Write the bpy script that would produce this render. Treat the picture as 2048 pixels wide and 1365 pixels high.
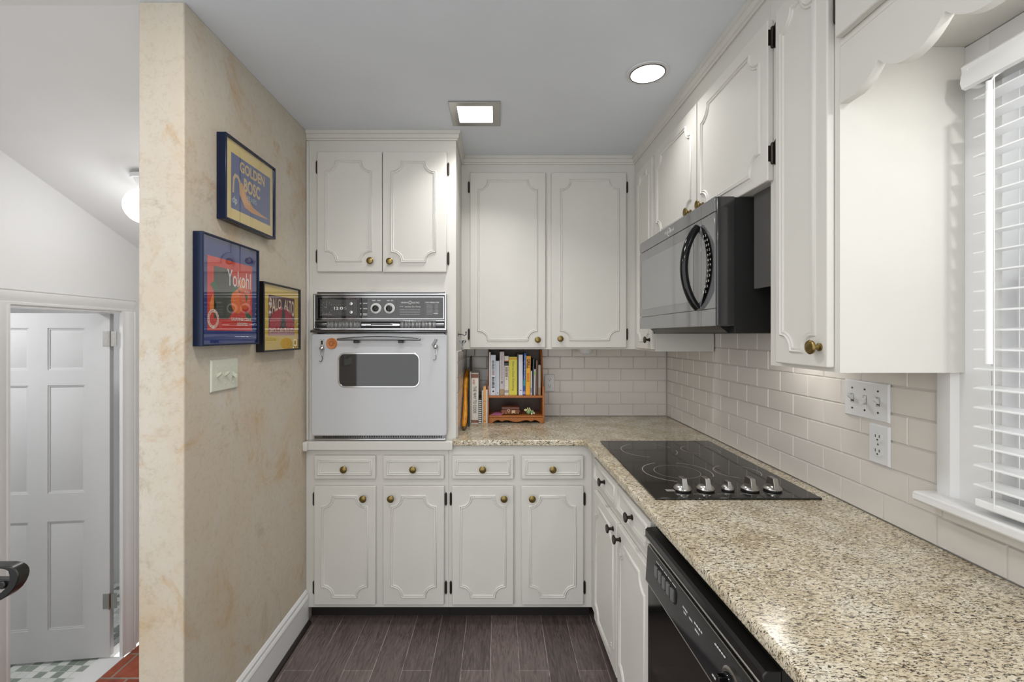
import bpy, bmesh, math, random
from mathutils import Vector, Matrix
random.seed(7)
for o in list(bpy.data.objects):
    bpy.data.objects.remove(o, do_unlink=True)
SC = bpy.context.scene
COL = SC.collection
PI = math.pi

# ------------------------------------------------------------------ camera, world, lights, exposure
F_PX, CX, CY, EYE = 917.0, 997.0, 670.0, 1.429
cam = bpy.data.cameras.new('camera'); camo = bpy.data.objects.new('camera', cam); COL.objects.link(camo)
camo.location = (0, 0, EYE); camo.rotation_euler = (PI / 2, 0, 0)
cam.sensor_fit = 'HORIZONTAL'; cam.sensor_width = 36; cam.lens = 36 * F_PX / 2048
cam.shift_x = (1024 - CX) / 2048; cam.shift_y = (CY - 682.5) / 2048
cam.clip_start = 0.02
SC.camera = camo
SC.view_settings.view_transform = 'Standard'; SC.view_settings.look = 'None'
SC.view_settings.gamma = 1.0; SC.view_settings.use_curve_mapping = False
SC.view_settings.exposure = 0.52

W = bpy.data.worlds.new('daylight'); SC.world = W; W.use_nodes = True
W.node_tree.nodes['Background'].inputs[0].default_value = (0.985, 1.0, 0.995, 1)
W.node_tree.nodes['Background'].inputs[1].default_value = 1.2

def lamp(name, kind, loc, power, size=0.12, rot=(0, 0, 0), col=(1, 1, 1), shape='DISK', size_y=None, spread=None):
    l = bpy.data.lights.new(name, kind); l.energy = power; l.color = col
    if kind == 'AREA':
        l.shape = shape; l.size = size
        if size_y: l.size_y = size_y
        if spread: l.spread = spread
    else:
        l.shadow_soft_size = size
    o = bpy.data.objects.new(name, l); COL.objects.link(o); o.location = loc; o.rotation_euler = rot
    return o
WARM = (1.0, 0.98, 0.96)
SP = math.radians(120)
lamp('recessed_lamp_light', 'AREA', (0.574, 1.766, 2.431), 0.9, 0.12, col=WARM, spread=SP)
lamp('square_lamp_light', 'AREA', (-0.105, 2.094, 2.431), 2.4, 0.13, col=WARM, shape='SQUARE', spread=SP)
lamp('kitchen_fill_light', 'AREA', (-0.42, 0.95, 2.43), 5.5, 0.25, col=WARM)  # added fill without a fixture, placed to brighten the plaster wall
lamp('kitchen_fill_light', 'AREA', (-0.2, -0.8, 2.43), 6, 0.3, col=WARM)  # unseen fill added behind the camera, no fixture
lamp('sink_lamp_light', 'AREA', (0.90, 0.56, 2.07), 2.0, 0.05, col=(1, 0.98, 0.96))
lamp('hob_lamp_light', 'AREA', (0.93, 1.55, 1.425), 0.4, 0.06, col=(1, 0.96, 0.90))
lamp('globe_lamp_light', 'POINT', (-1.75, 2.262, 1.95), 3.6, 0.07)
lamp('landing_fill_light', 'AREA', (-1.75, 0.3, 2.48), 6, 0.3)  # unseen fill added to brighten the hall slope and wall
lamp('washroom_fill_light', 'AREA', (-3.1, 2.0, 1.98), 11, 0.3)  # unseen fill added to lift the front of the hall door

# ------------------------------------------------------------------ materials
def lin(c):
    r = []
    for v in c:
        v = v / 255.0
        r.append(v / 12.92 if v <= 0.04045 else ((v + 0.055) / 1.055) ** 2.4)
    return (r[0], r[1], r[2], 1.0)

class NT:
    def __init__(self, name):
        self.m = bpy.data.materials.new(name); self.m.use_nodes = True
        self.t = self.m.node_tree; self.b = self.t.nodes['Principled BSDF']
    def n(self, typ, **kw):
        nd = self.t.nodes.new(typ)
        for k, v in kw.items():
            if isinstance(v, (int, float, tuple, list)) and k in nd.inputs:
                nd.inputs[k].default_value = v
            else:
                setattr(nd, k, v)
        return nd
    def l(self, a, b): self.t.links.new(a, b)
    def pos(self, scale=(1, 1, 1), rot=(0, 0, 0)):
        g = self.n('ShaderNodeNewGeometry'); mp = self.n('ShaderNodeMapping')
        mp.inputs['Scale'].default_value = scale; mp.inputs['Rotation'].default_value = rot
        self.l(g.outputs['Position'], mp.inputs['Vector']); return mp.outputs['Vector']
    def noise(self, vec, scale, detail=4, rough=0.5, dist=0.0):
        nd = self.n('ShaderNodeTexNoise'); self.l(vec, nd.inputs['Vector'])
        nd.inputs['Scale'].default_value = scale; nd.inputs['Detail'].default_value = detail
        nd.inputs['Roughness'].default_value = rough; nd.inputs['Distortion'].default_value = dist
        return nd.outputs['Fac']
    def ramp(self, fac, stops):
        r = self.n('ShaderNodeValToRGB'); e = r.color_ramp.elements
        while len(e) < len(stops): e.new(0.5)
        for i, (p, c) in enumerate(stops):
            e[i].position = p; e[i].color = c if len(c) == 4 else lin(c)
        self.l(fac, r.inputs[0]); return r.outputs[0]
    def mix(self, fac, a, b, mode='MIX'):
        m = self.n('ShaderNodeMix', data_type='RGBA', blend_type=mode)
        for s, v in ((m.inputs[0], fac), (m.inputs[6], a), (m.inputs[7], b)):
            if hasattr(v, 'is_linked'): self.l(v, s)
            else: s.default_value = v
        return m.outputs[2]
    def bump(self, h, strength, dist=0.001):
        b = self.n('ShaderNodeBump'); b.inputs['Strength'].default_value = strength; b.inputs['Distance'].default_value = dist
        self.l(h, b.inputs['Height']); self.l(b.outputs[0], self.b.inputs['Normal'])

def pm(name, col, rough=0.5, metal=0.0, coat=0.0, emit=None, estr=0.0, spec=0.5):
    k = NT(name); b = k.b
    b.inputs['Base Color'].default_value = lin(col); b.inputs['Roughness'].default_value = rough
    b.inputs['Metallic'].default_value = metal; b.inputs['Coat Weight'].default_value = coat
    b.inputs['Specular IOR Level'].default_value = spec
    if emit:
        b.inputs['Emission Color'].default_value = lin(emit); b.inputs['Emission Strength'].default_value = estr
    return k.m

def paint(name, col, rough=0.38, b=0.12):
    k = NT(name); v = k.pos()
    n1 = k.noise(v, 6, 3)
    c = lin(col); c2 = tuple(x * 0.94 for x in c[:3]) + (1,)
    k.l(k.mix(n1, c2, c), k.b.inputs['Base Color'])
    k.b.inputs['Roughness'].default_value = rough
    k.bump(k.noise(k.pos((1, 1, 0.25)), 220, 3), b, 0.0006)
    return k.m

M = {}
M['cab'] = paint('cabinet_paint', (214, 212, 206), 0.5)
M['white'] = paint('white_trim_paint', (226, 226, 226), 0.32, 0.05)
M['hallwhite'] = paint('hall_wall_paint', (224, 224, 224), 0.6, 0.05)
M['ceil'] = paint('ceiling_paint', (226, 231, 238), 0.85, 0.1)
M['doorwhite'] = paint('hall_door_paint', (205, 205, 206), 0.33, 0.1)
M['dark'] = pm('toe_kick_black', (26, 22, 21), 0.6)
M['shoe'] = pm('shoe_moulding_brown', (40, 33, 31), 0.45)
M['tile'] = pm('glazed_tile', (211, 206, 200), 0.16)
M['grout'] = pm('tile_grout', (196, 192, 186), 0.8)
M['brass'] = pm('antique_brass', (134, 116, 72), 0.33, 1.0)
M['bronze'] = pm('dark_bronze', (66, 60, 54), 0.42, 0.9)
M['chrome'] = pm('chrome', (200, 200, 202), 0.16, 1.0)
M['steel'] = pm('brushed_steel', (176, 174, 170), 0.28, 1.0)
M['ribsteel'] = pm('rib_metal', (196, 196, 196), 0.3, 0.5)
M['darkchrome'] = pm('worn_chrome', (120, 120, 122), 0.22, 1.0)
M['blackgloss'] = pm('black_gloss', (10, 10, 11), 0.09, spec=0.4)
M['blacksatin'] = pm('black_satin', (20, 20, 21), 0.28)
M['blackmatte'] = pm('black_matte', (14, 14, 14), 0.6)
M['mwglass'] = pm('reflected_grey_gloss', (106, 107, 109), 0.07, coat=0.6, spec=0.9)  # black glass; base lightened to grey in place of the room's reflection
M['mwwin'] = pm('reflected_grey_window', (126, 127, 128), 0.06, coat=0.6, spec=0.9)  # grey of the reflected room put into the dark window's colour
M['filler'] = pm('grey_filler_board', (84, 82, 80), 0.7)
M['enamel'] = pm('oven_enamel', (196, 197, 200), 0.22)
M['ovenglass'] = pm('oven_dark_glass', (40, 40, 41), 0.05, spec=0.8)
M['panel'] = pm('oven_panel_black', (27, 27, 28), 0.12, spec=0.6)
M['panelgrey'] = pm('oven_panel_grey', (62, 62, 63), 0.3)
M['ink'] = pm('white_lettering', (222, 222, 220), 0.5)
M['inkgrey'] = pm('grey_lettering', (140, 140, 140), 0.5)
M['cookglass'] = pm('ceramic_glass_black', (24, 23, 22), 0.05, spec=0.6)
M['ring'] = pm('burner_ring_print', (150, 146, 142), 0.4)
M['orange'] = pm('orange_stained_wood', (160, 88, 36), 0.35)
M['lens'] = pm('lamp_lens', (255, 252, 246), 0.4, emit=(255, 250, 242), estr=3.0)
M['globe'] = pm('glowing_globe', (250, 250, 250), 0.3, emit=(255, 253, 250), estr=2.2)
M['plate'] = pm('white_plastic_plate', (216, 217, 219), 0.3)
M['ivory'] = pm('ivory_plastic_plate', (205, 206, 190), 0.32)
M['slot'] = pm('socket_slot', (40, 36, 34), 0.6)
M['blind'] = pm('blind_white', (236, 237, 238), 0.4)
M['clear'] = pm('clear_plastic', (225, 228, 230), 0.1)
M['paper'] = pm('paper_edge', (228, 222, 206), 0.8)

def wood(name, ca, cb, rough, sc=(1, 1, 12)):
    k = NT(name); v = k.pos(sc)
    f = k.noise(v, 14, 6, 0.6, 0.6)
    k.l(k.ramp(f, [(0.3, ca), (0.7, cb)]), k.b.inputs['Base Color']); k.b.inputs['Roughness'].default_value = rough
    return k.m
M['shelfwood'] = wood('shelf_wood', (132, 74, 26), (188, 114, 46), 0.32, (12, 12, 40))
M['shelfback'] = wood('shelf_back_wood', (56, 32, 18), (84, 52, 30), 0.4, (40, 40, 4))

def granite():
    k = NT('speckled_granite')
    v = k.pos((1.0, 2.9, 1.8), (0, 0, math.radians(-22)))
    v2 = k.pos()
    big = k.noise(v2, 9, 4, 0.6)
    base = k.ramp(big, [(0.3, (180, 165, 136)), (0.5, (208, 196, 171)), (0.68, (220, 212, 194))])
    mid = k.noise(v, 78, 5, 0.62, 0.5)
    midm = k.ramp(mid, [(0.56, (0, 0, 0, 1)), (0.64, (1, 1, 1, 1))])
    c1 = k.mix(midm, base, lin((150, 132, 104)))
    fl = k.noise(v, 96, 6, 0.72, 1.1)
    flm = k.ramp(fl, [(0.522, (0, 0, 0, 1)), (0.555, (1, 1, 1, 1))])
    c2 = k.mix(flm, c1, lin((46, 38, 30)))
    lt = k.noise(v2, 90, 3, 0.6)
    ltm = k.ramp(lt, [(0.60, (0, 0, 0, 1)), (0.68, (1, 1, 1, 1))])
    c3 = k.mix(ltm, c2, lin((226, 220, 204)))
    k.l(c3, k.b.inputs['Base Color']); k.b.inputs['Roughness'].default_value = 0.2
    return k.m
M['granite'] = granite()

def plaster():
    k = NT('faux_finish_plaster')
    v = k.pos((1, 1, 0.7)); v2 = k.pos()
    a = k.noise(v, 2.6, 7, 0.62, 0.4)
    c = k.ramp(a, [(0.30, (192, 174, 148)), (0.42, (196, 183, 164)), (0.55, (196, 187, 172)), (0.70, (200, 194, 183))])
    b = k.noise(v2, 4.4, 8, 0.7, 0.8)
    bm = k.ramp(b, [(0.56, (0, 0, 0, 1)), (0.72, (1, 1, 1, 1))])
    c = k.mix(bm, c, lin((184, 154, 116)))
    s = k.noise(v2, 55, 6, 0.75)
    sm = k.ramp(s, [(0.50, (1, 1, 1, 1)), (0.75, (0.80, 0.77, 0.73, 1))])
    c = k.mix(0.85, c, sm, 'MULTIPLY')
    d = k.noise(k.pos((1.3, 1.3, 1.3)), 1.9, 9, 0.78, 1.2)
    dm = k.ramp(d, [(0.56, (0, 0, 0, 1)), (0.72, (1, 1, 1, 1))])
    c = k.mix(dm, c, lin((160, 143, 118)))
    k.l(c, k.b.inputs['Base Color']); k.b.inputs['Roughness'].default_value = 0.7
    k.bump(k.noise(v2, 60, 5), 0.25, 0.002)
    return k.m
M['plaster'] = plaster()

def planks():
    k = NT('dark_plank_floor')
    g = k.n('ShaderNodeNewGeometry'); s = k.n('ShaderNodeSeparateXYZ'); k.l(g.outputs['Position'], s.inputs[0])
    c = k.n('ShaderNodeCombineXYZ'); k.l(s.outputs[1], c.inputs[0]); k.l(s.outputs[0], c.inputs[1])
    mp = k.n('ShaderNodeMapping'); mp.inputs['Location'].default_value = (0.35, 0.035, 0); k.l(c.outputs[0], mp.inputs[0])
    br = k.n('ShaderNodeTexBrick'); k.l(mp.outputs[0], br.inputs['Vector'])
    br.offset = 0.37; br.offset_frequency = 2
    for nm, v in (('Color1', lin((108, 96, 93))), ('Color2', lin((84, 74, 72))), ('Mortar', lin((160, 150, 146)))): br.inputs[nm].default_value = v
    br.inputs['Scale'].default_value = 1; br.inputs['Mortar Size'].default_value = 0.0009; br.inputs['Mortar Smooth'].default_value = 0.1
    br.inputs['Brick Width'].default_value = 1.15; br.inputs['Row Height'].default_value = 0.125; br.inputs['Bias'].default_value = 0.0
    gr = k.noise(k.pos((9, 0.9, 1)), 9, 8, 0.7, 1.6)
    gm = k.ramp(gr, [(0.36, (0.5, 0.48, 0.48, 1)), (0.5, (1, 1, 1, 1)), (0.66, (1.5, 1.48, 1.46, 1))])
    cc = k.mix(0.85, br.outputs['Color'], gm, 'MULTIPLY')
    k.l(cc, k.b.inputs['Base Color']); k.b.inputs['Roughness'].default_value = 0.34
    k.bump(gr, 0.12, 0.001)
    return k.m
M['planks'] = planks()

def mosaic():
    k = NT('mosaic_floor'); g = k.n('ShaderNodeNewGeometry')
    sn = k.n('ShaderNodeVectorMath', operation='SNAP'); k.l(g.outputs['Position'], sn.inputs[0]); sn.inputs[1].default_value = (0.05, 0.05, 5)
    wn = k.n('ShaderNodeTexWhiteNoise', noise_dimensions='3D'); k.l(sn.outputs[0], wn.inputs['Vector'])
    c = k.ramp(wn.outputs['Value'], [(0.0, (120, 132, 122)), (0.35, (150, 160, 152)), (0.5, (205, 210, 206)), (1.0, (224, 226, 224))])
    br = k.n('ShaderNodeTexBrick'); k.l(g.outputs['Position'], br.inputs['Vector']); br.offset = 0
    br.inputs['Scale'].default_value = 1; br.inputs['Brick Width'].default_value = 0.05; br.inputs['Row Height'].default_value = 0.05; br.inputs['Mortar Size'].default_value = 0.002
    cc = k.mix(br.outputs['Fac'], c, lin((190, 192, 188)))
    k.l(cc, k.b.inputs['Base Color']); k.b.inputs['Roughness'].default_value = 0.3
    return k.m
M['mosaic'] = mosaic()
def brickfloor():
    k = NT('terracotta_floor'); g = k.n('ShaderNodeNewGeometry')
    br = k.n('ShaderNodeTexBrick'); k.l(g.outputs['Position'], br.inputs['Vector'])
    for nm, v in (('Color1', lin((168, 84, 58))), ('Color2', lin((142, 66, 46))), ('Mortar', lin((150, 140, 128)))): br.inputs[nm].default_value = v
    br.inputs['Scale'].default_value = 1; br.inputs['Brick Width'].default_value = 0.2; br.inputs['Row Height'].default_value = 0.2; br.inputs['Mortar Size'].default_value = 0.006
    k.l(k.mix(0.5, br.outputs['Color'], k.ramp(k.noise(k.pos(), 18, 5), [(0.3, (150, 150, 150)), (0.7, (255, 255, 255))]), 'MULTIPLY'), k.b.inputs['Base Color'])
    k.b.inputs['Roughness'].default_value = 0.45
    return k.m
M['terracotta'] = brickfloor()

def glass(name, strength=1.0):
    m = bpy.data.materials.new(name); m.use_nodes = True; t = m.node_tree; t.nodes.clear()
    out = t.nodes.new('ShaderNodeOutputMaterial'); mx = t.nodes.new('ShaderNodeMixShader')
    tr = t.nodes.new('ShaderNodeBsdfTransparent'); gl = t.nodes.new('ShaderNodeBsdfGlossy'); fr = t.nodes.new('ShaderNodeFresnel')
    gl.inputs['Roughness'].default_value = 0.02; fr.inputs['IOR'].default_value = 1.5
    mu = t.nodes.new('ShaderNodeMath'); mu.operation = 'MULTIPLY'; mu.inputs[1].default_value = strength; mu.use_clamp = True
    ge = t.nodes.new('ShaderNodeNewGeometry'); su = t.nodes.new('ShaderNodeMath'); su.operation = 'SUBTRACT'; su.inputs[0].default_value = 1.0; m2 = t.nodes.new('ShaderNodeMath'); m2.operation = 'MULTIPLY'
    t.links.new(ge.outputs['Backfacing'], su.inputs[1]); t.links.new(fr.outputs[0], mu.inputs[0]); t.links.new(mu.outputs[0], m2.inputs[0]); t.links.new(su.outputs[0], m2.inputs[1]); t.links.new(m2.outputs[0], mx.inputs[0]); t.links.new(tr.outputs[0], mx.inputs[1]); t.links.new(gl.outputs[0], mx.inputs[2])
    t.links.new(mx.outputs[0], out.inputs[0]); return m
M['glass'] = glass('window_glass'); M['picglass'] = glass('picture_glass', 2.5)

def cmat(col, rough=0.55):
    key = 'c_%d_%d_%d' % col
    if key not in M: M[key] = pm('cover_%d_%d_%d' % col, col, rough)
    return M[key]

# ------------------------------------------------------------------ mesh building
class MB:
    def __init__(s): s.v = []; s.f = []
    def add(s, vs, fs):
        o = len(s.v); s.v += [tuple(p) for p in vs]; s.f += [tuple(i + o for i in f) for f in fs]; return s
    def box(s, x0, x1, y0, y1, z0, z1):
        if x0 > x1: x0, x1 = x1, x0
        if y0 > y1: y0, y1 = y1, y0
        if z0 > z1: z0, z1 = z1, z0
        return s.add([(x0, y0, z0), (x1, y0, z0), (x1, y1, z0), (x0, y1, z0), (x0, y0, z1), (x1, y0, z1), (x1, y1, z1), (x0, y1, z1)],
                     [(0, 3, 2, 1), (4, 5, 6, 7), (0, 1, 5, 4), (1, 2, 6, 5), (2, 3, 7, 6), (3, 0, 4, 7)])
    def frustum_front(s, x0, x1, z0, z1, yb, yf, inset):
        i = inset
        return s.add([(x0, yb, z0), (x1, yb, z0), (x1, yb, z1), (x0, yb, z1), (x0 + i, yf, z0 + i), (x1 - i, yf, z0 + i), (x1 - i, yf, z1 - i), (x0 + i, yf, z1 - i)],
                     [(4, 5, 6, 7), (0, 1, 5, 4), (1, 2, 6, 5), (2, 3, 7, 6), (3, 0, 4, 7), (0, 3, 2, 1)])
    def prism(s, poly, a0, a1, axis='z'):
        n = len(poly)
        def P(p, a):
            return {'z': (p[0], p[1], a), 'y': (p[0], a, p[1]), 'x': (a, p[0], p[1])}[axis]
        vs = [P(p, a0) for p in poly] + [P(p, a1) for p in poly]
        fs = [tuple(range(n))[::-1], tuple(range(n, 2 * n))] + [(i, (i + 1) % n, n + (i + 1) % n, n + i) for i in range(n)]
        return s.add(vs, fs)
    def ringprism(s, outer, inner, a0, a1, axis='y'):
        n = len(outer)
        def P(p, a):
            return {'z': (p[0], p[1], a), 'y': (p[0], a, p[1]), 'x': (a, p[0], p[1])}[axis]
        vs = [P(p, a0) for p in outer] + [P(p, a0) for p in inner] + [P(p, a1) for p in outer] + [P(p, a1) for p in inner]
        fs = []
        for i in range(n):
            j = (i + 1) % n
            fs += [(i, j, n + j, n + i), (2 * n + i, 3 * n + i, 3 * n + j, 2 * n + j), (i, 2 * n + i, 2 * n + j, j), (n + i, n + j, 3 * n + j, 3 * n + i)]
        return s.add(vs, fs)
    def lathe(s, prof, c=(0, 0, 0), axis='z', n=24, flip=1):
        vs = []; fs = []
        for r, h in prof:
            for i in range(n):
                a = 2 * PI * i / n; u, w = r * math.cos(a), r * math.sin(a); h2 = h * flip
                p = {'z': (u, w, h2), 'y': (u, h2, w), 'x': (h2, u, w)}[axis]
                vs.append((c[0] + p[0], c[1] + p[1], c[2] + p[2]))
        m = len(prof)
        for k in range(m - 1):
            for i in range(n):
                j = (i + 1) % n; fs.append((k * n + i, k * n + j, (k + 1) * n + j, (k + 1) * n + i))
        fs.append(tuple(range(n))[::-1]); fs.append(tuple((m - 1) * n + i for i in range(n)))
        return s.add(vs, fs)
    def cyl(s, c, r, h0, h1, axis='z', n=20): return s.lathe([(r, h0), (r, h1)], c, axis, n)
    def tube(s, pts, r, n=8, closed=False, flat=1.0):
        pts = [Vector(p) for p in pts]; m = len(pts); rs = r if isinstance(r, (list, tuple)) else [r] * m
        vs = []; fs = []; up = None
        for i, p in enumerate(pts):
            a = pts[(i - 1) % m] if (closed or i > 0) else p; b = pts[(i + 1) % m] if (closed or i < m - 1) else p
            t = (b - a).normalized()
            if up is None:
                up = Vector((0, 0, 1)) if abs(t.z) < 0.9 else Vector((0, 1, 0))
            x = t.cross(up)
            if x.length < 1e-6: x = t.cross(Vector((1, 0, 0)))
            x.normalize(); y = x.cross(t).normalized(); up = y
            for k in range(n):
                an = 2 * PI * k / n; vs.append(p + x * (rs[i] * math.cos(an)) + y * (rs[i] * flat * math.sin(an)))
        for i in range(m if closed else m - 1):
            for k in range(n):
                a, b = i * n + k, i * n + (k + 1) % n; c, d = ((i + 1) % m) * n + (k + 1) % n, ((i + 1) % m) * n + k
                fs.append((a, b, c, d))
        if not closed: fs += [tuple(range(n))[::-1], tuple((m - 1) * n + k for k in range(n))]
        return s.add(vs, fs)
    def sphere(s, c, r, n=20, m=12, sc=(1, 1, 1)):
        prof = [(max(1e-4, math.sin(PI * i / m)), -math.cos(PI * i / m)) for i in range(m + 1)]
        o = len(s.v); s.lathe(prof, (0, 0, 0), 'z', n)
        for i in range(o, len(s.v)):
            p = s.v[i]; s.v[i] = (c[0] + p[0] * r * sc[0], c[1] + p[1] * r * sc[1], c[2] + p[2] * r * sc[2])
        return s
    def loop(s, pts, prof, yf):
        """closed outline in the x-z front plane swept with a (offset, height) section; height points to the viewer (-y)"""
        n = len(pts); nor = []
        for i in range(n):
            a, b, c = pts[i - 1], pts[i], pts[(i + 1) % n]
            d1 = Vector((b[0] - a[0], b[1] - a[1])); d2 = Vector((c[0] - b[0], c[1] - b[1]))
            d1.normalize(); d2.normalize()
            n1 = Vector((d1.y, -d1.x)); n2 = Vector((d2.y, -d2.x)); q = n1 + n2
            if q.length < 1e-5: q = n1
            q.normalize(); q = q / max(0.6, q.dot(n1)); nor.append(q)
        vs = []; fs = []; k = len(prof)
        for i in range(n):
            for o, h in prof: vs.append((pts[i][0] + nor[i].x * o, yf - h, pts[i][1] + nor[i].y * o))
        for i in range(n):
            j = (i + 1) % n
            for q in range(k - 1): fs.append((i * k + q, i * k + q + 1, j * k + q + 1, j * k + q))
        return s.add(vs, fs)
    def pathsweep(s, path, prof):
        """open plan polyline swept with a (offset to the room side, z) closed section, mitred"""
        n = len(path); k = len(prof); vs = []; fs = []
        for i in range(n):
            d = []
            if i > 0: d.append((Vector(path[i]) - Vector(path[i - 1])).normalized())
            if i < n - 1: d.append((Vector(path[i + 1]) - Vector(path[i])).normalized())
            ns = [Vector((q.y, -q.x)) for q in d]; q = sum(ns, Vector((0, 0))).normalized(); q = q / q.dot(ns[0])
            for o, z in prof: vs.append((path[i][0] + q.x * o, path[i][1] + q.y * o, z))
        for i in range(n - 1):
            for a in range(k):
                b = (a + 1) % k; fs.append((i * k + a, i * k + b, (i + 1) * k + b, (i + 1) * k + a))
        fs += [tuple(range(k))[::-1], tuple((n - 1) * k + a for a in range(k))]
        return s.add(vs, fs)
    def mesh(s, name, mat, smooth=40):
        me = bpy.data.meshes.new(name); me.from_pydata(s.v, [], s.f)
        bm = bmesh.new(); bm.from_mesh(me); bmesh.ops.recalc_face_normals(bm, faces=bm.faces); bm.to_mesh(me); bm.free()
        if mat: me.materials.append(mat)
        if smooth:
            me.polygons.foreach_set('use_smooth', [True] * len(me.polygons)); me.set_sharp_from_angle(angle=math.radians(smooth))
        return me

def link(name, me, parent=None, loc=None, bevel=0.0, seg=2):
    o = bpy.data.objects.new(name, me); COL.objects.link(o)
    if parent is not None:
        o.parent = parent
        if parent.get('w') and parent.parent is None and parent.type == 'EMPTY': o.location = -parent.location
    if loc is not None: o.location = Vector(loc) + (o.location if parent is not None else Vector())
    if bevel:
        b = o.modifiers.new('edge', 'BEVEL'); b.width = bevel; b.segments = seg; b.limit_method = 'ANGLE'; b.angle_limit = math.radians(50)
        b.harden_normals = False
    return o
def P(name, mb, mat, parent=None, bevel=0.0, seg=2, label=None, loc=None, smooth=40):
    if hasattr(mb, 'q'): return [P(name, m, mat, parent, bevel, seg, label, loc, smooth) for m in mb.q]
    o = link(name, mb.mesh(name, M[mat] if isinstance(mat, str) else mat, smooth), parent, loc, bevel, seg)
    if label: o['label'] = label
    return o
def S(name, mb, mat, parent=None, bevel=0.0, smooth=40):
    o = P(name, mb, mat, parent, bevel, smooth=smooth)
    if parent is None: o['kind'] = 'structure'
    return o
def T(name, label, cat, loc, rz=0.0, group=None, world=True, kind=None):
    o = bpy.data.objects.new(name, None); COL.objects.link(o); o.empty_display_size = 0.05
    o.location = loc; o.rotation_euler = (0, 0, rz); o['label'] = label; o['category'] = cat
    if group: o['group'] = group
    if kind: o['kind'] = kind
    if world and rz == 0: o['w'] = 1
    return o
def tag(o, label, cat, group=None):
    o['label'] = label; o['category'] = cat
    if group: o['group'] = group
    return o

_txt = {}
def text_mesh(body, bold=0.0, shear=0.0):
    key = (body, bold, shear)
    if key not in _txt:
        cu = bpy.data.curves.new('lettering', 'FONT'); cu.body = body; cu.offset = bold; cu.shear = shear; cu.resolution_u = 3
        ob = bpy.data.objects.new('lettering', cu); COL.objects.link(ob)
        dg = bpy.context.evaluated_depsgraph_get(); ev = ob.evaluated_get(dg)
        me = ev.to_mesh(); _txt[key] = ([tuple(v.co) for v in me.vertices], [tuple(p.vertices) for p in me.polygons]); ev.to_mesh_clear()
        bpy.data.objects.remove(ob, do_unlink=True); bpy.data.curves.remove(cu)
    return _txt[key]
def lettering(body, x0, x1, z0, z1, y, mat, parent, bold=0.0, shear=0.0, vertical=False, name='lettering', warp=None, mb=None):
    """writing fitted to a box in the x-z front plane at depth y, facing -y; vertical: reads downwards"""
    vs, fs = text_mesh(body, bold, shear)
    ax = [v[0] for v in vs]; az = [v[1] for v in vs]
    mx0, mx1, mz0, mz1 = min(ax), max(ax), min(az), max(az)
    out = []
    for v in vs:
        u = (v[0] - mx0) / max(1e-6, mx1 - mx0); w = (v[1] - mz0) / max(1e-6, mz1 - mz0)
        if warp: u, w = warp(u, w)
        if vertical: out.append((x0 + w * (x1 - x0), y, z1 - u * (z1 - z0)))
        else: out.append((x0 + u * (x1 - x0), y, z0 + w * (z1 - z0)))
    m = mb or MB(); m.add(out, fs)
    if mb is None:
        return P(name, m, mat, parent, smooth=0)

def marks(x0, x1, z0, z1, y, mb, n=10, vertical=False, seed=1):
    """a line of print too small to read: a row of short bars"""
    rg = random.Random(seed * 97 + n); ws = [rg.uniform(0.5, 1.6) for _ in range(n)]; gp = 0.45; tot = sum(ws) + gp * (n - 1)
    L = (z1 - z0) if vertical else (x1 - x0); u = 0.0; vs = []; fs = []
    for w in ws:
        a, b = u / tot * L, (u + w) / tot * L; u += w + gp; o = len(vs)
        vs += [(x0, y, z1 - a), (x0, y, z1 - b), (x1, y, z1 - b), (x1, y, z1 - a)] if vertical else [(x0 + a, y, z0), (x0 + b, y, z0), (x0 + b, y, z1), (x0 + a, y, z1)]
        fs.append((o, o + 1, o + 2, o + 3))
    mb.add(vs, fs)
class TL(MB):
    """collects lines of writing or marks, each of which becomes a part of its own"""
    def __init__(s): s.q = []
    def add(s, vs, fs): s.q.append(MB().add(vs, fs)); return s
def arc(cx, cz, r, a0, a1, n):
    return [(cx + r * math.cos(math.radians(a0 + (a1 - a0) * i / n)), cz + r * math.sin(math.radians(a0 + (a1 - a0) * i / n))) for i in range(n + 1)]
def rrect(x0, x1, z0, z1, r, n=6):
    return arc(x1 - r, z0 + r, r, -90, 0, n) + arc(x1 - r, z1 - r, r, 0, 90, n) + arc(x0 + r, z1 - r, r, 90, 180, n) + arc(x0 + r, z0 + r, r, 180, 270, n)
def notched(x0, x1, z0, z1, r, n=8):
    """rectangle whose corners are cut by concave quarter circles, counter-clockwise from the viewer"""
    p = arc(x1, z0, r, 180, 90, n) + arc(x1, z1, r, 270, 180, n) + arc(x0, z1, r, 0, -90, n) + arc(x0, z0, r, 90, 0, n)
    return p
MOULD = [(-0.007, 0.0), (-0.0062, 0.0034), (-0.0040, 0.0048), (-0.0016, 0.0036), (0.0, 0.0022), (0.0012, 0.0040), (0.0036, 0.0062), (0.0062, 0.0046), (0.0075, 0.0)]

# shared hardware
_kb = MB().lathe([(0.0095, 0), (0.0095, 0.003), (0.006, 0.005), (0.0055, 0.015), (0.012, 0.018), (0.0165, 0.0205), (0.0172, 0.0235), (0.0150, 0.0265), (0.0125, 0.0272), (0.012, 0.0266), (0.0065, 0.0282), (0.001, 0.0285)], axis='y', n=24, flip=-1)
KNOB = _kb.mesh('knob', M['brass'])
_hb = MB().prism([(-0.0055, -0.026), (0, -0.035), (0.0055, -0.026), (0.0055, 0.026), (0, 0.035), (-0.0055, 0.026)], -0.0025, 0, 'y')
_hb.cyl((0.001, -0.0045, 0), 0.0036, -0.024, 0.024, 'z', 10); _hb.sphere((0.001, -0.0045, -0.026), 0.0036, 8, 6); _hb.sphere((0.001, -0.0045, 0.026), 0.0036, 8, 6)
HINGE = _hb.mesh('hinge', M['bronze'])
def hinge(parent, x, y, z):
    return link('hinge', HINGE, parent, (x, y, z))
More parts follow.
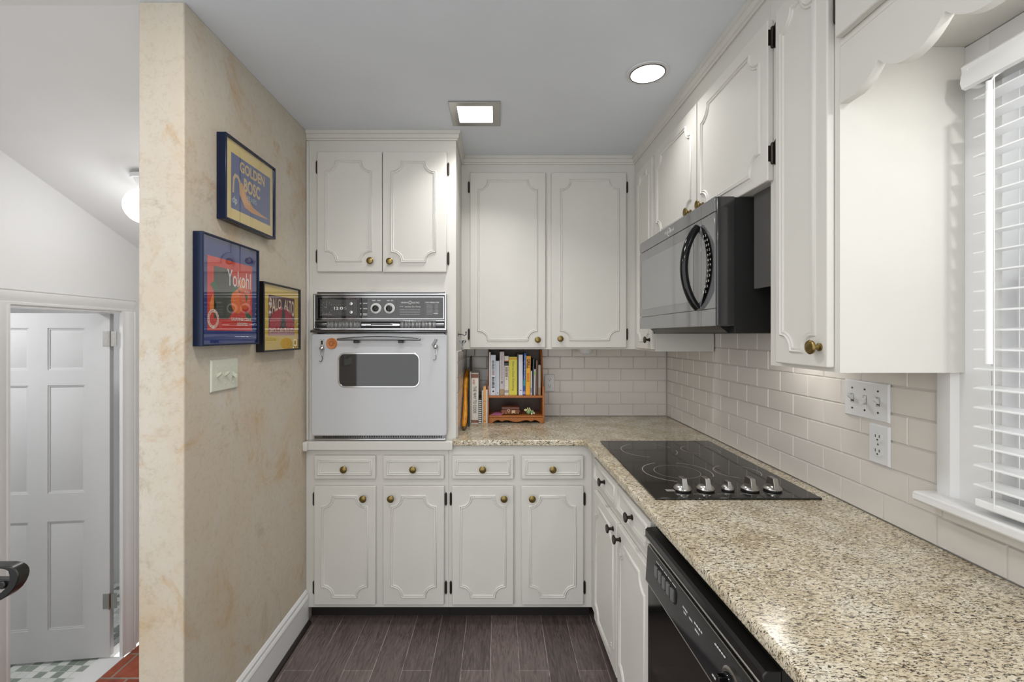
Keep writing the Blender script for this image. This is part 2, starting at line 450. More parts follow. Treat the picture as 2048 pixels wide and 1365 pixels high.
def knob(parent, x, y, z, me=None):
    return link('knob', me or KNOB, parent, (x, y, z))

def cab_door(parent, x0, x1, z0, z1, yf, kn, hg=(), mould=None, name='door', r=0.0515, kmesh=None, mx=0.043, mt=0.052, mbm=0.043):
    """overlay front: slab with eased edge, applied moulding, knob and hinges; yf = front face"""
    d = P(name, MB().box(x0, x1, yf, yf + 0.018, z0, z1), 'cab', parent, bevel=0.0035, seg=3)
    if mould != 'none':
        bx = mould or (x0 + mx, x1 - mx, z0 + mbm, z1 - mt)
        pts = notched(bx[0], bx[1], bx[2], bx[3], r) if r > 0 else [(bx[0], bx[2]), (bx[1], bx[2]), (bx[1], bx[3]), (bx[0], bx[3])]
        P('moulding', MB().loop(pts, MOULD, yf + 0.0002), 'cab', d, smooth=60)
    if kn: knob(d, kn[0], yf, kn[1], kmesh)
    for hx, hz in hg: hinge(d, hx, yf + 0.0175, hz)
    return d

XL, XR, YB, ZC = -0.953, 1.074, 2.909, 2.44
YT, YF, YU, XU = 2.28, 2.27, 2.60, 0.772          # tall face, base face, wall-unit face, face of the units on the window wall

# ------------------------------------------------------------------ the setting
S('floor', MB().box(XL - 0.0, 1.2, -1.3, 3.0, -0.06, 0).box(-3.6, XL, -1.3, 1.38, -0.06, 0), 'planks')
S('ceiling', MB().box(-1.09, 1.2, -1.3, 3.0, ZC, ZC + 0.08), 'ceil')
S('ceiling_hall', MB().prism([(-1.3, 2.5), (1.49, 2.5), (3.2, 1.864), (3.2, 1.94), (1.49, 2.58), (-1.3, 2.58)], -2.28, -1.09, 'x'), 'hallwhite', smooth=0)
S('wall_left', MB().box(-1.092, XL, 1.39, 3.0, -0.52, ZC), 'plaster', bevel=0.004)
wb = S('wall_back', MB().box(XL, 1.2, YB, 3.0, 0, ZC), 'hallwhite')
WY0, WY1, WZ0, WZ1 = 0.15, 0.985, 1.045, 2.02
wr = S('wall_right', MB().box(XR, 1.2, -0.6, WY0, 0, ZC).box(XR, 1.2, WY1, YB, 0, ZC).box(XR, 1.2, WY0, WY1, 0, WZ0).box(XR, 1.2, WY0, WY1, WZ1, ZC), 'cab')
# tiles
ROWZ = [0.9145] + [0.9885 + 0.0755 * i for i in range(6)]
def tiles_strip(mb, joints_a, joints_b, lo, hi, place):
    for i in range(6):
        z0, z1 = ROWZ[i] + 0.0011, min(ROWZ[i + 1], 1.46) - 0.0011
        js = sorted(j for j in (joints_a if i % 2 == 0 else joints_b) if lo < j < hi); ed = [lo] + js + [hi]
        for a, b in zip(ed[:-1], ed[1:]):
            if b - a < 0.006: continue
            place(mb, a + 0.0011, b - 0.0011, z0, z1)
gb = MB().box(-0.2113, XR - 0.008, YB - 0.006, YB - 0.0005, 0.9145, 1.345)
tb = MB()
ja = [0.3897 + 0.1543 * i for i in range(-5, 6)]; jb = [j + 0.07715 for j in ja]
tiles_strip(tb, ja, jb, -0.205, XR - 0.012, lambda m, a, b, z0, z1: m.frustum_front(a, b, z0, min(z1, 1.345), YB - 0.006, YB - 0.0095, 0.0025))
bs = S('backsplash', gb, 'grout', wb); P('tile_pattern', tb, 'tile', bs, smooth=0)
# window wall
gb = MB().box(XR - 0.006, XR - 0.0005, 1.098, 2.90, 0.9145, 1.46).box(XR - 0.006, XR - 0.0005, -0.4, 1.098, 0.9145, 1.02); tb = MB()
def right_tile(m, a, b, z0, z1):
    i = 0.0025; x0, x1 = XR - 0.006, XR - 0.0098
    m.add([(x0, a, z0), (x0, b, z0), (x0, b, z1), (x0, a, z1), (x1, a + i, z0 + i), (x1, b - i, z0 + i), (x1, b - i, z1 - i), (x1, a + i, z1 - i)],
          [(4, 7, 6, 5), (0, 4, 5, 1), (1, 5, 6, 2), (2, 6, 7, 3), (3, 7, 4, 0)])
JA = [2.658 - 0.1543 * i for i in range(-1, 21)]; JB = [j - 0.077 for j in JA]
ROWZ.append(1.46)
for i in range(7):
    z0, z1 = ROWZ[i] + 0.0011, (ROWZ[i + 1] if i < 6 else 1.46) - 0.0011
    low = i < 1
    lo, hi = (-0.4, 2.898) if low else (1.098, 2.898)
    js = sorted(j for j in (JA if i % 2 == 0 else JB) if lo < j < hi); ed = [lo] + js + [hi]
    for a, b in zip(ed[:-1], ed[1:]):
        if b - a > 0.006: right_tile(tb, a + 0.0011, b - 0.0011, z0, z1)
bs = S('backsplash', gb, 'grout', wr); P('tile_pattern', tb, 'tile', bs, smooth=0)

# crown along the cabinets
CR = [(0.0, 2.394), (0.006, 2.394), (0.007, 2.401), (0.013, 2.404), (0.015, 2.421), (0.021, 2.424), (0.022, 2.4395), (0.0, 2.4395)]
S('trim_1', MB().pathsweep([(XL + 0.001, YT - 0.0005), (-0.2108, YT - 0.0005), (-0.2108, YU - 0.0005), (XU - 0.0005, YU - 0.0005), (XU - 0.0005, -0.45)], CR), 'cab', smooth=30)
# skirting on the plaster wall
BBP = [(0, 0), (0.013, 0), (0.013, 0.125), (0.016, 0.130), (0.014, 0.142), (0.010, 0.147), (0.010, 0.158), (0.004, 0.168), (0, 0.17)]
bb = MB(); bb.prism([(XL + 0.0005 + a, b) for a, b in BBP], 1.39, 2.268, 'y')
S('baseboard_left', bb, 'white', smooth=30)
S('trim_2', MB().prism([(XL + 0.0138, 0.0005), (XL + 0.0138 + 0.015, 0.0005), (XL + 0.0138 + 0.013, 0.010), (XL + 0.0138 + 0.006, 0.017), (XL + 0.0138, 0.018)], 1.39, 2.268, 'y'), 'shoe', smooth=30)

# ------------------------------------------------------------------ hall behind the plaster wall, a few steps lower
XH, ZH = -2.28, -0.52
DY0, DY1, DZ = 2.132, 2.768, 1.572
S('floor_hall', MB().box(XH + 0.02, -1.092, 1.38, 3.2, ZH - 0.06, ZH), 'terracotta')
S('floor_washroom', MB().box(-4.1, XH - 0.12, 1.4, 3.7, ZH - 0.06, ZH), 'mosaic')
S('trim_3', MB().box(XH - 0.12, XH + 0.02, DY0, DY1, ZH - 0.06, ZH + 0.004), 'white')
S('wall_hall', MB().box(XH - 0.12, XH, 0.6, DY0, ZH, 2.62).box(XH - 0.008, XH, DY1, 2.91, ZH, 2.62).box(XH - 0.12, XH, 2.91, 3.2, ZH, 2.62).box(XH - 0.12, XH, DY0, DY1, DZ, 2.62), 'hallwhite')
S('wall_far', MB().box(XH, -1.092, 3.2, 3.3, ZH, 2.0), 'hallwhite')
S('wall_washroom', MB().box(-4.1, XH - 0.12, 3.6, 3.7, ZH, 2.0).box(-4.2, -4.1, 1.4, 3.7, ZH, 2.0).box(-4.1, XH - 0.12, 1.3, 1.4, ZH, 2.0), 'hallwhite')
S('ceiling_washroom', MB().box(-4.1, XH - 0.12, 1.4, 3.6, 2.0, 2.06), 'hallwhite')
S('wall_step', MB().box(XH, -1.092, 1.3, 1.38, ZH, -0.062), 'white')
cs = MB()
def casing(a0, a1, z0, z1, vert):
    w = a1 - a0 if vert else z1 - z0
    for t0, t1, d in ((0, 1, 0.010), (0.12, 0.34, 0.015), (0.55, 1, 0.020), (0.82, 1, 0.024)):
        pass
def cas_v(mb, yin, yout, z0, z1):
    s = 1 if yout > yin else -1; w = abs(yout - yin)
    prof = [(0, 0), (0, 0.010), (0.14, 0.012), (0.18, 0.008), (0.34, 0.013), (0.6, 0.020), (0.78, 0.020), (0.84, 0.016), (0.9, 0.022), (1, 0.022), (1, 0)]
    mb.prism([(XH + 0.0005 + h, yin + s * t * w) for t, h in prof], z0, z1, 'z')
cas_v(cs, DY0, DY0 - 0.09, ZH, DZ); cas_v(cs, DY1, DY1 + 0.09, ZH, DZ)
prof = [(0, 0), (0, 0.010), (0.14, 0.012), (0.18, 0.008), (0.34, 0.013), (0.6, 0.020), (0.78, 0.020), (0.84, 0.016), (0.9, 0.022), (1, 0.022), (1, 0)]
cs.prism([(XH + 0.0005 + h, DZ + t * 0.076) for t, h in prof], DY0 - 0.09, DY1 + 0.09, 'y')
cs.box(XH - 0.12, XH, DY0, DY0 + 0.010, ZH + 0.004, DZ - 0.012).box(XH - 0.12, XH, DY0, DY1, DZ - 0.012, DZ)
S('trim_4', cs, 'white', smooth=30)

dr = bpy.data.objects.new('door_1', None); COL.objects.link(dr); dr['kind'] = 'structure'
dr['label'] = 'white six-panel door standing ajar under the sloping ceiling'; dr['category'] = 'door'
dr.location = (-2.334, 2.752, ZH); dr.rotation_euler = (0, 0, math.radians(7))
dm = MB(); WD = 0.80; Z = lambda z: z - ZH
dm.box(-WD, 0, 0.008, 0.034, 0.015, Z(1.556))
xs = [(-0.645, -0.437), (-0.335, -0.135)]; zs = [(-0.319, 0.322), (0.489, 1.129), (1.219, 1.468)]
for a, b in ((-WD, xs[0][0]), (xs[0][1], xs[1][0]), (xs[1][1], 0)): dm.box(a, b, 0, 0.0085, 0.015, Z(1.556))
for a, b in xs:
    for z0, z1 in ((ZH + 0.015, zs[0][0]), (zs[0][1], zs[1][0]), (zs[1][1], zs[2][0]), (zs[2][1], 1.556)): dm.box(a, b, 0, 0.0085, Z(z0), Z(z1))
    for z0, z1 in zs:
        dm.frustum_front(a + 0.014, b - 0.014, Z(z0) + 0.014, Z(z1) - 0.014, 0.0085, 0.003, 0.020)
        dm.ringprism([(a, Z(z0)), (b, Z(z0)), (b, Z(z1)), (a, Z(z1))], [(a + 0.008, Z(z0) + 0.008), (b - 0.008, Z(z0) + 0.008), (b - 0.008, Z(z1) - 0.008), (a + 0.008, Z(z1) - 0.008)], 0.004, 0.0085)
P('door_panel', dm, 'doorwhite', dr, smooth=30)
for hz in (1.405, -0.17):
    hm = MB().box(-0.036, -0.004, -0.003, 0.001, Z(hz) - 0.045, Z(hz) + 0.045).box(0.006, 0.040, -0.003, 0.001, Z(hz) - 0.045, Z(hz) + 0.045)
    hm.cyl((0.001, -0.005, Z(hz)), 0.006, -0.047, 0.047, 'z', 12)
    for q in (-0.03, 0, 0.03):
        hm.cyl((-0.022, -0.003, Z(hz) + q), 0.0035, -0.0012, 0, 'y', 10).cyl((0.026, -0.003, Z(hz) + q), 0.0035, -0.0012, 0, 'y', 10)
    P('hinge', hm, 'steel', dr)

# glowing globe under the sloping ceiling
t = T('globe_lamp', 'glowing white globe lamp hanging from the sloped hall ceiling behind the plaster wall', 'lamp', (-1.75, 2.262, 2.213))
gl = P('globe', MB().sphere((-1.75, 2.262, 2.063), 0.084, 28, 18), 'globe', t)
gl.visible_shadow = True
P('canopy', MB().lathe([(0.055, 2.195), (0.055, 2.215), (0.03, 2.175), (0.022, 2.14)][::-1], (-1.75, 2.262, 0), 'z', 24), 'plate', t)

# dark loop handle at the picture's edge, on a post standing on the landing
t = T('grab_handle', 'dark grey loop-shaped handle in front of the white door frame', 'handle', (-1.47, 1.2, 0))
K = 1.2 / F_PX
hx = lambda p: (p / 11.375 - CX) * K
hz_ = lambda p: EYE - (1100 + p / 11.375 - CY) * K
out = [(-900, 320), (0, 318), (260, 318), (400, 340), (490, 390), (545, 460), (558, 540), (540, 640), (490, 760), (400, 890), (280, 1000), (150, 1080), (20, 1122), (-200, 1140), (-900, 1140)]
inn = [(-860, 375), (0, 375), (180, 377), (270, 400), (320, 440), (340, 520), (345, 620), (345, 640), (300, 740), (235, 830), (195, 865), (110, 950), (0, 1020), (-200, 1060), (-860, 1060)]
P('loop', MB().ringprism([(hx(a), hz_(b)) for a, b in out], [(hx(a), hz_(b)) for a, b in inn], 1.185, 1.215), 'blacksatin', t, bevel=0.004)
P('crossbar', MB().box(hx(-860), hx(335), 1.19, 1.21, hz_(850), hz_(640)).cyl((hx(170), 1.20, hz_(750)), 0.010, -0.016, 0.016, 'y', 16), 'blacksatin', t, bevel=0.002)
P('post', MB().box(hx(-900), hx(-860), 1.185, 1.215, 0.0, hz_(320)), 'blacksatin', t)

# ------------------------------------------------------------------ window
wi = bpy.data.objects.new('window_1', None); COL.objects.link(wi); wi['kind'] = 'structure'; wi['w'] = 1
wi.location = (1.13, 0.57, WZ0)
fr = MB()
fr.box(1.06, 1.19, WY1 - 0.02, WY1 - 0.0005, WZ0 + 0.009, WZ1 - 0.001).box(1.06, 1.19, WY0 + 0.0005, WY0 + 0.02, WZ0 + 0.009, WZ1 - 0.001).box(1.0605, 1.1895, WY0 + 0.001, WY1 - 0.001, WZ1 - 0.02, WZ1 - 0.0005).box(1.075, 1.1895, WY0 + 0.001, WY1 - 0.001, WZ0 + 0.0085, WZ0 + 0.02)
fr.box(1.09, 1.12, WY1 - 0.065, WY1 - 0.0195, WZ0 + 0.019, 1.55).box(1.09, 1.12, WY0 + 0.0195, WY0 + 0.065, WZ0 + 0.019, 1.55)
fr.box(1.0905, 1.1195, WY0 + 0.03, WY1 - 0.03, WZ0 + 0.0195, WZ0 + 0.08).box(1.0905, 1.1195, WY0 + 0.03, WY1 - 0.03, 1.51, 1.5495)
fr.box(1.13, 1.16, WY1 - 0.065, WY1 - 0.0195, 1.50, WZ1 - 0.019).box(1.13, 1.16, WY0 + 0.0195, WY0 + 0.065, 1.50, WZ1 - 0.019).box(1.1305, 1.1595, WY0 + 0.03, WY1 - 0.03, 1.5005, 1.55).box(1.1305, 1.1595, WY0 + 0.03, WY1 - 0.03, WZ1 - 0.06, WZ1 - 0.0185)
for yy in (0.70, 0.43): fr.box(1.095, 1.115, yy - 0.009, yy + 0.009, WZ0 + 0.06, 1.52).box(1.135, 1.155, yy - 0.009, yy + 0.009, 1.54, WZ1 - 0.05)
P('window_frame', fr, 'white', wi)
P('pane', MB().box(1.103, 1.106, WY0 + 0.05, WY1 - 0.05, WZ0 + 0.06, 1.52).box(1.143, 1.146, WY0 + 0.05, WY1 - 0.05, 1.53, WZ1 - 0.05), 'glass', wi)
cz = MB()
cz.prism([(1.0735, 1.094), (1.046, 1.094), (1.044, 1.090), (1.044, 1.060), (1.050, 1.054), (1.054, 1.048), (1.056, 0.990), (1.058, 0.985), (1.0735, 0.985)], 1.053, 2.078, 'z')
cz.prism([(1.0735, WY0 - 0.10), (1.046, WY0 - 0.10), (1.046, WY0 - 0.06), (1.056, WY0 - 0.05), (1.058, WY0), (1.0735, WY0)], 1.053, 2.078, 'z')
cz.box(1.056, 1.0735, WY0, WY1, WZ1, 2.078)
P('window_casing', cz, 'white', wi, smooth=30)
P('window_sill', MB().prism([(0.998, 1.105), (1.004, 1.112), (1.0735, 1.112), (1.0735, WY1), (1.09, WY1), (1.09, WY0), (1.0735, WY0), (1.0735, -0.02), (0.998, -0.02)], 1.030, 1.053, 'z'), 'white', wi, bevel=0.006, seg=3)
P('window_apron', MB().box(1.052, 1.064, 0.0, 1.085, 0.996, 1.030), 'cab', wi)

# blind
t = T('window_blind', 'white slatted blind hanging open in front of the window beside the upper cabinet', 'blind', (1.03, 0.57, 1.06))
vp = [(1.044, 2.012), (1.006, 2.012), (1.000, 2.006), (1.003, 1.997), (1.000, 1.985), (0.998, 1.972), (1.002, 1.960), (1.010, 1.957), (1.012, 1.962), (1.012, 2.004), (1.044, 2.004)]
vm = MB(); vm.add([(a, y, b) for y in (0.14, 0.992) for a, b in vp], [(i, (i + 1) % 11, 11 + (i + 1) % 11, 11 + i) for i in range(11)] + [tuple(range(11))[::-1], tuple(range(11, 22))])
vm.box(1.002, 1.040, 0.980, 0.992, 1.962, 2.008)
P('valance', vm, 'blind', t, smooth=30)
P('headrail', MB().box(1.014, 1.054, 0.15, 0.976, 1.965, 2.000), 'steel', t)
sl = MB(); cz_ = []
ang = math.radians(4)
for k in range(21):
    z = 1.930 - 0.0408 * k
    if z < 1.10: break
    prof = []
    for u in (-0.025, -0.012, 0, 0.012, 0.025):
        h = 0.0016 * (1 - (u / 0.025) ** 2)
        prof.append((1.031 + u * math.cos(ang), z + u * math.sin(ang) + h + 0.0012))
    low = [(a, b - 0.0026) for a, b in prof][::-1]; pp = prof + low; n = len(pp)
    m = MB(); m.add([(a, y, b) for y in (0.165, 0.972) for a, b in pp], [(i, (i + 1) % n, n + (i + 1) % n, n + i) for i in range(n)] + [tuple(range(n))[::-1], tuple(range(n, 2 * n))])
    P('slat', m, 'blind', t, smooth=50)
P('bottom_rail', MB().box(1.007, 1.055, 0.165, 0.972, 1.066, 1.084), 'blind', t, bevel=0.004)
cdm = MB()
for yy in (0.93, 0.57, 0.21):
    for xx in (1.0055, 1.0565): cdm.tube([(xx, yy, 1.075), (xx, yy, 1.97)], 0.0009, 6)
P('cord', cdm, 'blind', t)
P('wand', MB().tube([(0.989, 0.925, 1.37), (0.990, 0.925, 1.922)], 0.006, 12), 'blind', t)
P('wand_hook', MB().cyl((0.990, 0.925, 1.931), 0.0055, -0.010, 0.010, 'z', 12).tube([(0.992, 0.925, 1.938), (1.000, 0.925, 1.950), (1.018, 0.925, 1.962), (1.02, 0.925, 1.97)], 0.002, 8), 'clear', t)

# ------------------------------------------------------------------ tall oven cabinet
t = T('oven_cabinet', 'tall cream cabinet with two doors above the wall oven', 'cabinet', (-0.58, 2.5, 0.862))
cm = MB()
cm.box(XL + 0.001, -0.903, YT, 2.8975, 0.862, 2.438).box(-0.267, -0.2475, YT, 2.8975, 0.8625, 0.8845).box(-0.267, -0.2113, YT, 2.8975, 0.8845, 2.438)
cm.box(-0.903, -0.267, YT, 2.8975, 1.642, 2.438).box(-0.903, -0.267, YT, 2.8975, 0.862, 0.904).box(-0.903, -0.267, 2.85, 2.8975, 0.904, 1.642)
P('carcass', cm, 'cab', t)
cab_door(t, -0.8954, -0.5755, 1.740, 2.334, 2.262, (-0.629, 1.7916), [(-0.9025, 2.262), (-0.9025, 1.818)], (-0.848, -0.6295, 1.795, 2.284), r=0.050)
cab_door(t, -0.5725, -0.2565, 1.738, 2.332, 2.262, (-0.533, 1.789), [(-0.2497, 2.252), (-0.2497, 1.808)], (-0.524, -0.3145, 1.791, 2.281), r=0.050)
P('ledge', MB().box(-0.932, -0.2245, 2.243, 2.2695, 0.8625, 0.906).box(XL + 0.001, -0.930, 2.222, 2.2695, 0.8625, 0.906).box(XL + 0.001, -0.2475, 2.2695, YT + 0.001, 0.8625, 0.906), 'cab', t, bevel=0.004)
P('filler_strip', MB().box(XL + 0.001, XL + 0.013, YT - 0.012, YT + 0.001, 0.907, 2.39), 'cab', t, bevel=0.003)

# return on the flank of the oven cabinet
gb = MB().box(-0.2108, -0.2068, 2.285, 2.90, 0.9145, 1.345); tb = MB()
def side_tile(m, a, b, z0, z1):
    i = 0.0025; z1 = min(z1, 1.345)
    m.add([(-0.2068, a, z0), (-0.2068, b, z0), (-0.2068, b, z1), (-0.2068, a, z1), (-0.2035, a + i, z0 + i), (-0.2035, b - i, z0 + i), (-0.2035, b - i, z1 - i), (-0.2035, a + i, z1 - i)],
          [(4, 5, 6, 7), (0, 1, 5, 4), (1, 2, 6, 5), (2, 3, 7, 6), (3, 0, 4, 7)])
tiles_strip(tb, [2.36 + 0.1543 * i for i in range(4)], [2.437 + 0.1543 * i for i in range(4)], 2.286, 2.898, side_tile)
bs = P('tiled_flank', gb, 'grout', t); P('tile_pattern', tb, 'tile', bs, smooth=0)
# bunch of keys on the flank
t2 = T('key_bunch', 'bunch of metal keys on a hook at the flank of the oven cabinet', 'keys', (-0.211, 2.40, 1.40))
P('hook', MB().cyl((-0.2113, 2.40, 1.432), 0.010, 0.0002, 0.003, 'x', 14).tube([(-0.2105, 2.40, 1.432), (-0.190, 2.40, 1.430), (-0.176, 2.40, 1.426), (-0.170, 2.40, 1.431), (-0.170, 2.40, 1.440)], 0.0028, 8).sphere((-0.170, 2.40, 1.442), 0.0045, 8, 6), 'darkchrome', t2)
P('key_ring', MB().tube([(-0.188 + 0.016 * math.cos(a), 2.40 + 0.004 * math.sin(a), 1.416 + 0.016 * math.sin(a)) for a in [2 * PI * i / 20 for i in range(20)]], 0.0012, 6, closed=True), 'chrome', t2)
for i, (dx, an, ln) in enumerate(((-0.012, 0.3, 0.056), (-0.004, 0.08, 0.062), (0.006, -0.12, 0.054), (0.013, -0.36, 0.05))):
    km = MB(); y0 = 2.395 + 0.003 * i
    def kp(u, w): return (-0.188 + dx + u * math.cos(an) + w * math.sin(an), 1.402 + u * math.sin(an) * 1 - w * math.cos(an))
    ho = [kp(0.008 * math.cos(a), 0.008 + 0.008 * math.sin(a)) for a in [2 * PI * q / 14 for q in range(14)]]; hi_ = [kp(0.0025 * math.cos(a), 0.004 + 0.0025 * math.sin(a)) for a in [2 * PI * q / 14 for q in range(14)]]
    km.ringprism(ho, hi_, y0, y0 + 0.0018)
    bl = [(-0.0025, 0.015), (0.0025, 0.015), (0.0025, ln - 0.016), (0.0045, ln - 0.013), (0.002, ln - 0.010), (0.0045, ln - 0.006), (0.001, ln), (-0.0025, ln - 0.003)]
    km.prism([kp(u, w) for u, w in bl], y0, y0 + 0.0018, 'y')
    P('key', km, 'bronze' if i % 2 else 'darkchrome', t2)

# ------------------------------------------------------------------ wall oven
OX0, OX1 = -0.9128, -0.2566
t = T('wall_oven', 'vintage built-in oven with white door and black control panel', 'oven', (-0.585, 2.5, 0.906))
P('oven_body', MB().box(-0.900, -0.270, 2.281, 2.84, 0.9065, 1.640), 'darkchrome', t)
# chrome surround
P('chrome_frame', MB().ringprism([(OX0, 1.452), (OX1, 1.452), (OX1, 1.631), (OX0, 1.631)], [(OX0 + 0.009, 1.462), (OX1 - 0.009, 1.462), (OX1 - 0.009, 1.624), (OX0 + 0.009, 1.624)], 2.256, 2.2795).box(OX0 + 0.009, OX1 - 0.009, 2.258, 2.27, 1.4945, 1.4995), 'chrome', t, bevel=0.002)
cp = P('control_panel', MB().box(OX0 + 0.009, OX1 - 0.009, 2.2665, 2.2795, 1.4995, 1.624), 'panel', t)
yP = 2.2660
px = lambda a: (620 + a / 7.314 - CX) * 2.266 / F_PX
pz = lambda b: EYE - (580 + b / 7.314 - CY) * 2.266 / F_PX
P('trim_ring', MB().ringprism([(px(95), pz(432)), (px(1962), pz(432)), (px(1962), pz(100)), (px(95), pz(100))], [(px(108), pz(420)), (px(1950), pz(420)), (px(1950), pz(112)), (px(108), pz(112))], 2.262, 2.2664), 'chrome', cp)
P('clock_face', MB().box(px(148), px(690), 2.2645, 2.2664, pz(380), pz(145)), 'panelgrey', cp)
cf = MB()
for k in range(12):
    a = PI * 2 * k / 12; c = (px(245) + 0.028 * math.sin(a), pz(262) + 0.028 * math.cos(a)); cf.cyl((c[0], 2.264, c[1]), 0.0018, -0.0004, 0.0004, 'y', 8)
cf.tube([(px(245), 2.2638, pz(262)), (px(245), 2.2638, pz(262) + 0.022)], 0.0008, 6).tube([(px(245), 2.2638, pz(262)), (px(245) - 0.012, 2.2638, pz(262) + 0.004)], 0.0012, 6)
P('clock_marks', cf, 'inkgrey', cp)
lettering('12', px(355), px(420), pz(292), pz(248), 2.2640, 'ink', cp, bold=0.03)
lettering('0', px(437), px(487), pz(292), pz(248), 2.2640, 'ink', cp, bold=0.03)
lettering('5', px(497), px(538), pz(292), pz(248), 2.2640, 'inkgrey', cp, bold=0.02)
m = MB(); marks(px(180), px(320), pz(364), pz(352), 2.2640, m, 9); P('small_print', m, 'inkgrey', cp, smooth=0)
for bzv in (205, 330):
    P('clock_knob', MB().lathe([(0.010, 0), (0.010, 0.006), (0.008, 0.010), (0.001, 0.0105)], (px(610), 2.2645, pz(bzv)), 'y', 18, -1), 'chrome', cp)
P('lamp_strip', MB().box(px(750), px(838), 2.2645, 2.2664, pz(400), pz(125)), 'blackmatte', cp)
tm = TL()
for z0, z1 in ((204, 191), (284, 269), (358, 347), (375, 364)): marks(px(780), px(838), pz(z0), pz(z1), 2.2640, tm, 6, seed=z0); marks(px(736), px(752), pz(z0), pz(z1), 2.2640, tm, 2, seed=z0)
P('small_print', tm, 'ink', cp, smooth=0)
P('dial_plate', MB().box(px(880), px(1262), 2.2645, 2.2664, pz(390), pz(150)), 'panelgrey', cp)
tm = TL()
for a, b in ((912, 958), (988, 1032), (1125, 1166), (1186, 1215)): marks(px(a), px(b), pz(164), pz(152), 2.2640, tm, 4, seed=a)
P('small_print', tm, 'ink', cp, smooth=0)
for dx, dz, rot in ((968, 274, 0.7), (1166, 274, 0.0)):
    c = (px(dx), 2.2645, pz(dz)); R_ = 0.0265
    d = P('dial', MB().lathe([(R_, 0), (R_, 0.006), (R_ * 0.93, 0.009), (R_ * 0.62, 0.009)], c, 'y', 32, -1), 'ink', cp)
    dk = MB().lathe([(R_ * 0.60, 0.008), (R_ * 0.58, 0.016), (R_ * 0.4, 0.018), (0.001, 0.018)], c, 'y', 24, -1)
    ux, uz = math.sin(rot), math.cos(rot); q = [(c[0] + ux * a + uz * b, c[2] + uz * a - ux * b) for a, b in ((R_ * .55, .004), (R_ * .55, -.004), (-R_ * .55, -.004), (-R_ * .55, .004))]
    dk.prism(q, c[1] - 0.026, c[1] - 0.016, 'y')
    P('dial_grip', dk, 'blacksatin', d, bevel=0.001)
    tk = MB()
    for k in range(20):
        a = 2 * PI * k / 20; tk.box(c[0] + R_ * .8 * math.sin(a) - .0008, c[0] + R_ * .8 * math.sin(a) + .0008, c[1] - .0095, c[1] - .0088, c[2] + R_ * .8 * math.cos(a) - .0008, c[2] + R_ * .8 * math.cos(a) + .0008)
    P('dial_marks', tk, 'blackmatte', d)
lettering('GENERAL', px(1330), px(1437), pz(197), pz(176), 2.2660, 'ink', cp, bold=0.02)
lettering('ELECTRIC', px(1492), px(1602), pz(199), pz(178), 2.2660, 'ink', cp, bold=0.02)
em = MB().ringprism([(px(1463) + 0.0085 * math.cos(a), pz(186) + 0.0085 * math.sin(a)) for a in [2 * PI * i / 24 for i in range(24)]], [(px(1463) + 0.0072 * math.cos(a), pz(186) + 0.0072 * math.sin(a)) for a in [2 * PI * i / 24 for i in range(24)]], 2.2656, 2.2664)
for k in range(4): em.tube([(px(1463) + 0.0045 * math.cos(PI / 2 * k + q * .5), 2.266, pz(186) + 0.0045 * math.sin(PI / 2 * k + q * .5)) for q in range(3)], 0.0012, 6)
P('emblem', em, 'ink', cp)
lettering('P*7', px(1315), px(1368), pz(252), pz(240), 2.2660, 'ink', cp, bold=0.01)
lettering('Automatic Oven Cleaning', px(1385), px(1620), pz(264), pz(236), 2.2660, 'ink', cp, shear=0.35)
tm = TL()
for zz in (290, 326, 362): marks(px(1315), px(1610), pz(zz + 7), pz(zz - 7), 2.2660, tm, 22, seed=zz)
P('small_print', tm, 'inkgrey', cp, smooth=0)
P('temperature_plate', MB().box(px(1672), px(1905), 2.2645, 2.2664, pz(395), pz(160)), 'panelgrey', cp)
lettering('OVEN TEMPERATURES', px(1688), px(1888), pz(195), pz(178), 2.2640, 'ink', cp, bold=0.02)
tm = TL()
for k in range(8): marks(px(1708), px(1790), pz(226 + k * 20), pz(217 + k * 20), 2.2640, tm, 7, seed=k); marks(px(1830), px(1870), pz(226 + k * 20), pz(217 + k * 20), 2.2640, tm, 3, seed=k)
P('small_print', tm, 'inkgrey', cp, smooth=0)
P('pointer', MB().box(px(1805), px(1872), 2.2636, 2.2646, pz(350), pz(342)), 'ink', cp)
P('panel_glass', MB().box(px(110), px(1948), 2.2605, 2.2615, pz(418), pz(114)), 'glass', cp)
# ribbed vent
vt = P('vent', MB().cyl((0, 2.272, 1.478), 0.0, 0, 1, 'x', 3) if False else MB().box(OX0 + 0.009, OX1 - 0.009, 2.266, 2.2795, 1.462, 1.4945), 'blackmatte', t)
for x0, x1 in ((px(245), px(745)), (px(1325), px(1840))):
    n = 25; rb = MB()
    for k in range(n):
        xx = x0 + (x1 - x0) * (k + .5) / n; rb.tube([(xx, 2.266, 1.465), (xx, 2.2615, 1.470), (xx, 2.260, 1.478), (xx, 2.2615, 1.486), (xx, 2.266, 1.4925)], 0.0021, 6)
    P('rib', rb, 'ribsteel', vt)
for x0, x1 in ((OX0 + 0.012, px(240)), (px(1845), OX1 - 0.012)): P('vent_end', MB().prism([(2.266, 1.465), (2.261, 1.472), (2.260, 1.48), (2.262, 1.487), (2.266, 1.492)], x0, x1, 'x'), 'darkchrome', vt)
P('slide_lever', MB().box(px(755), px(1320), 2.259, 2.266, 1.472, 1.4845).box(px(830), px(905), 2.250, 2.259, 1.474, 1.482), 'chrome', vt, bevel=0.0015)
P('lever_slot', MB().box(px(905), px(1210), 2.2578, 2.2592, 1.4765, 1.4815), 'blackmatte', vt)
P('lip', MB().prism([(2.2795, 1.436), (2.236, 1.440), (2.232, 1.446), (2.238, 1.452), (2.2795, 1.4575)], OX0 - 0.006, OX1 + 0.003, 'x'), 'darkchrome', t, bevel=0.003)
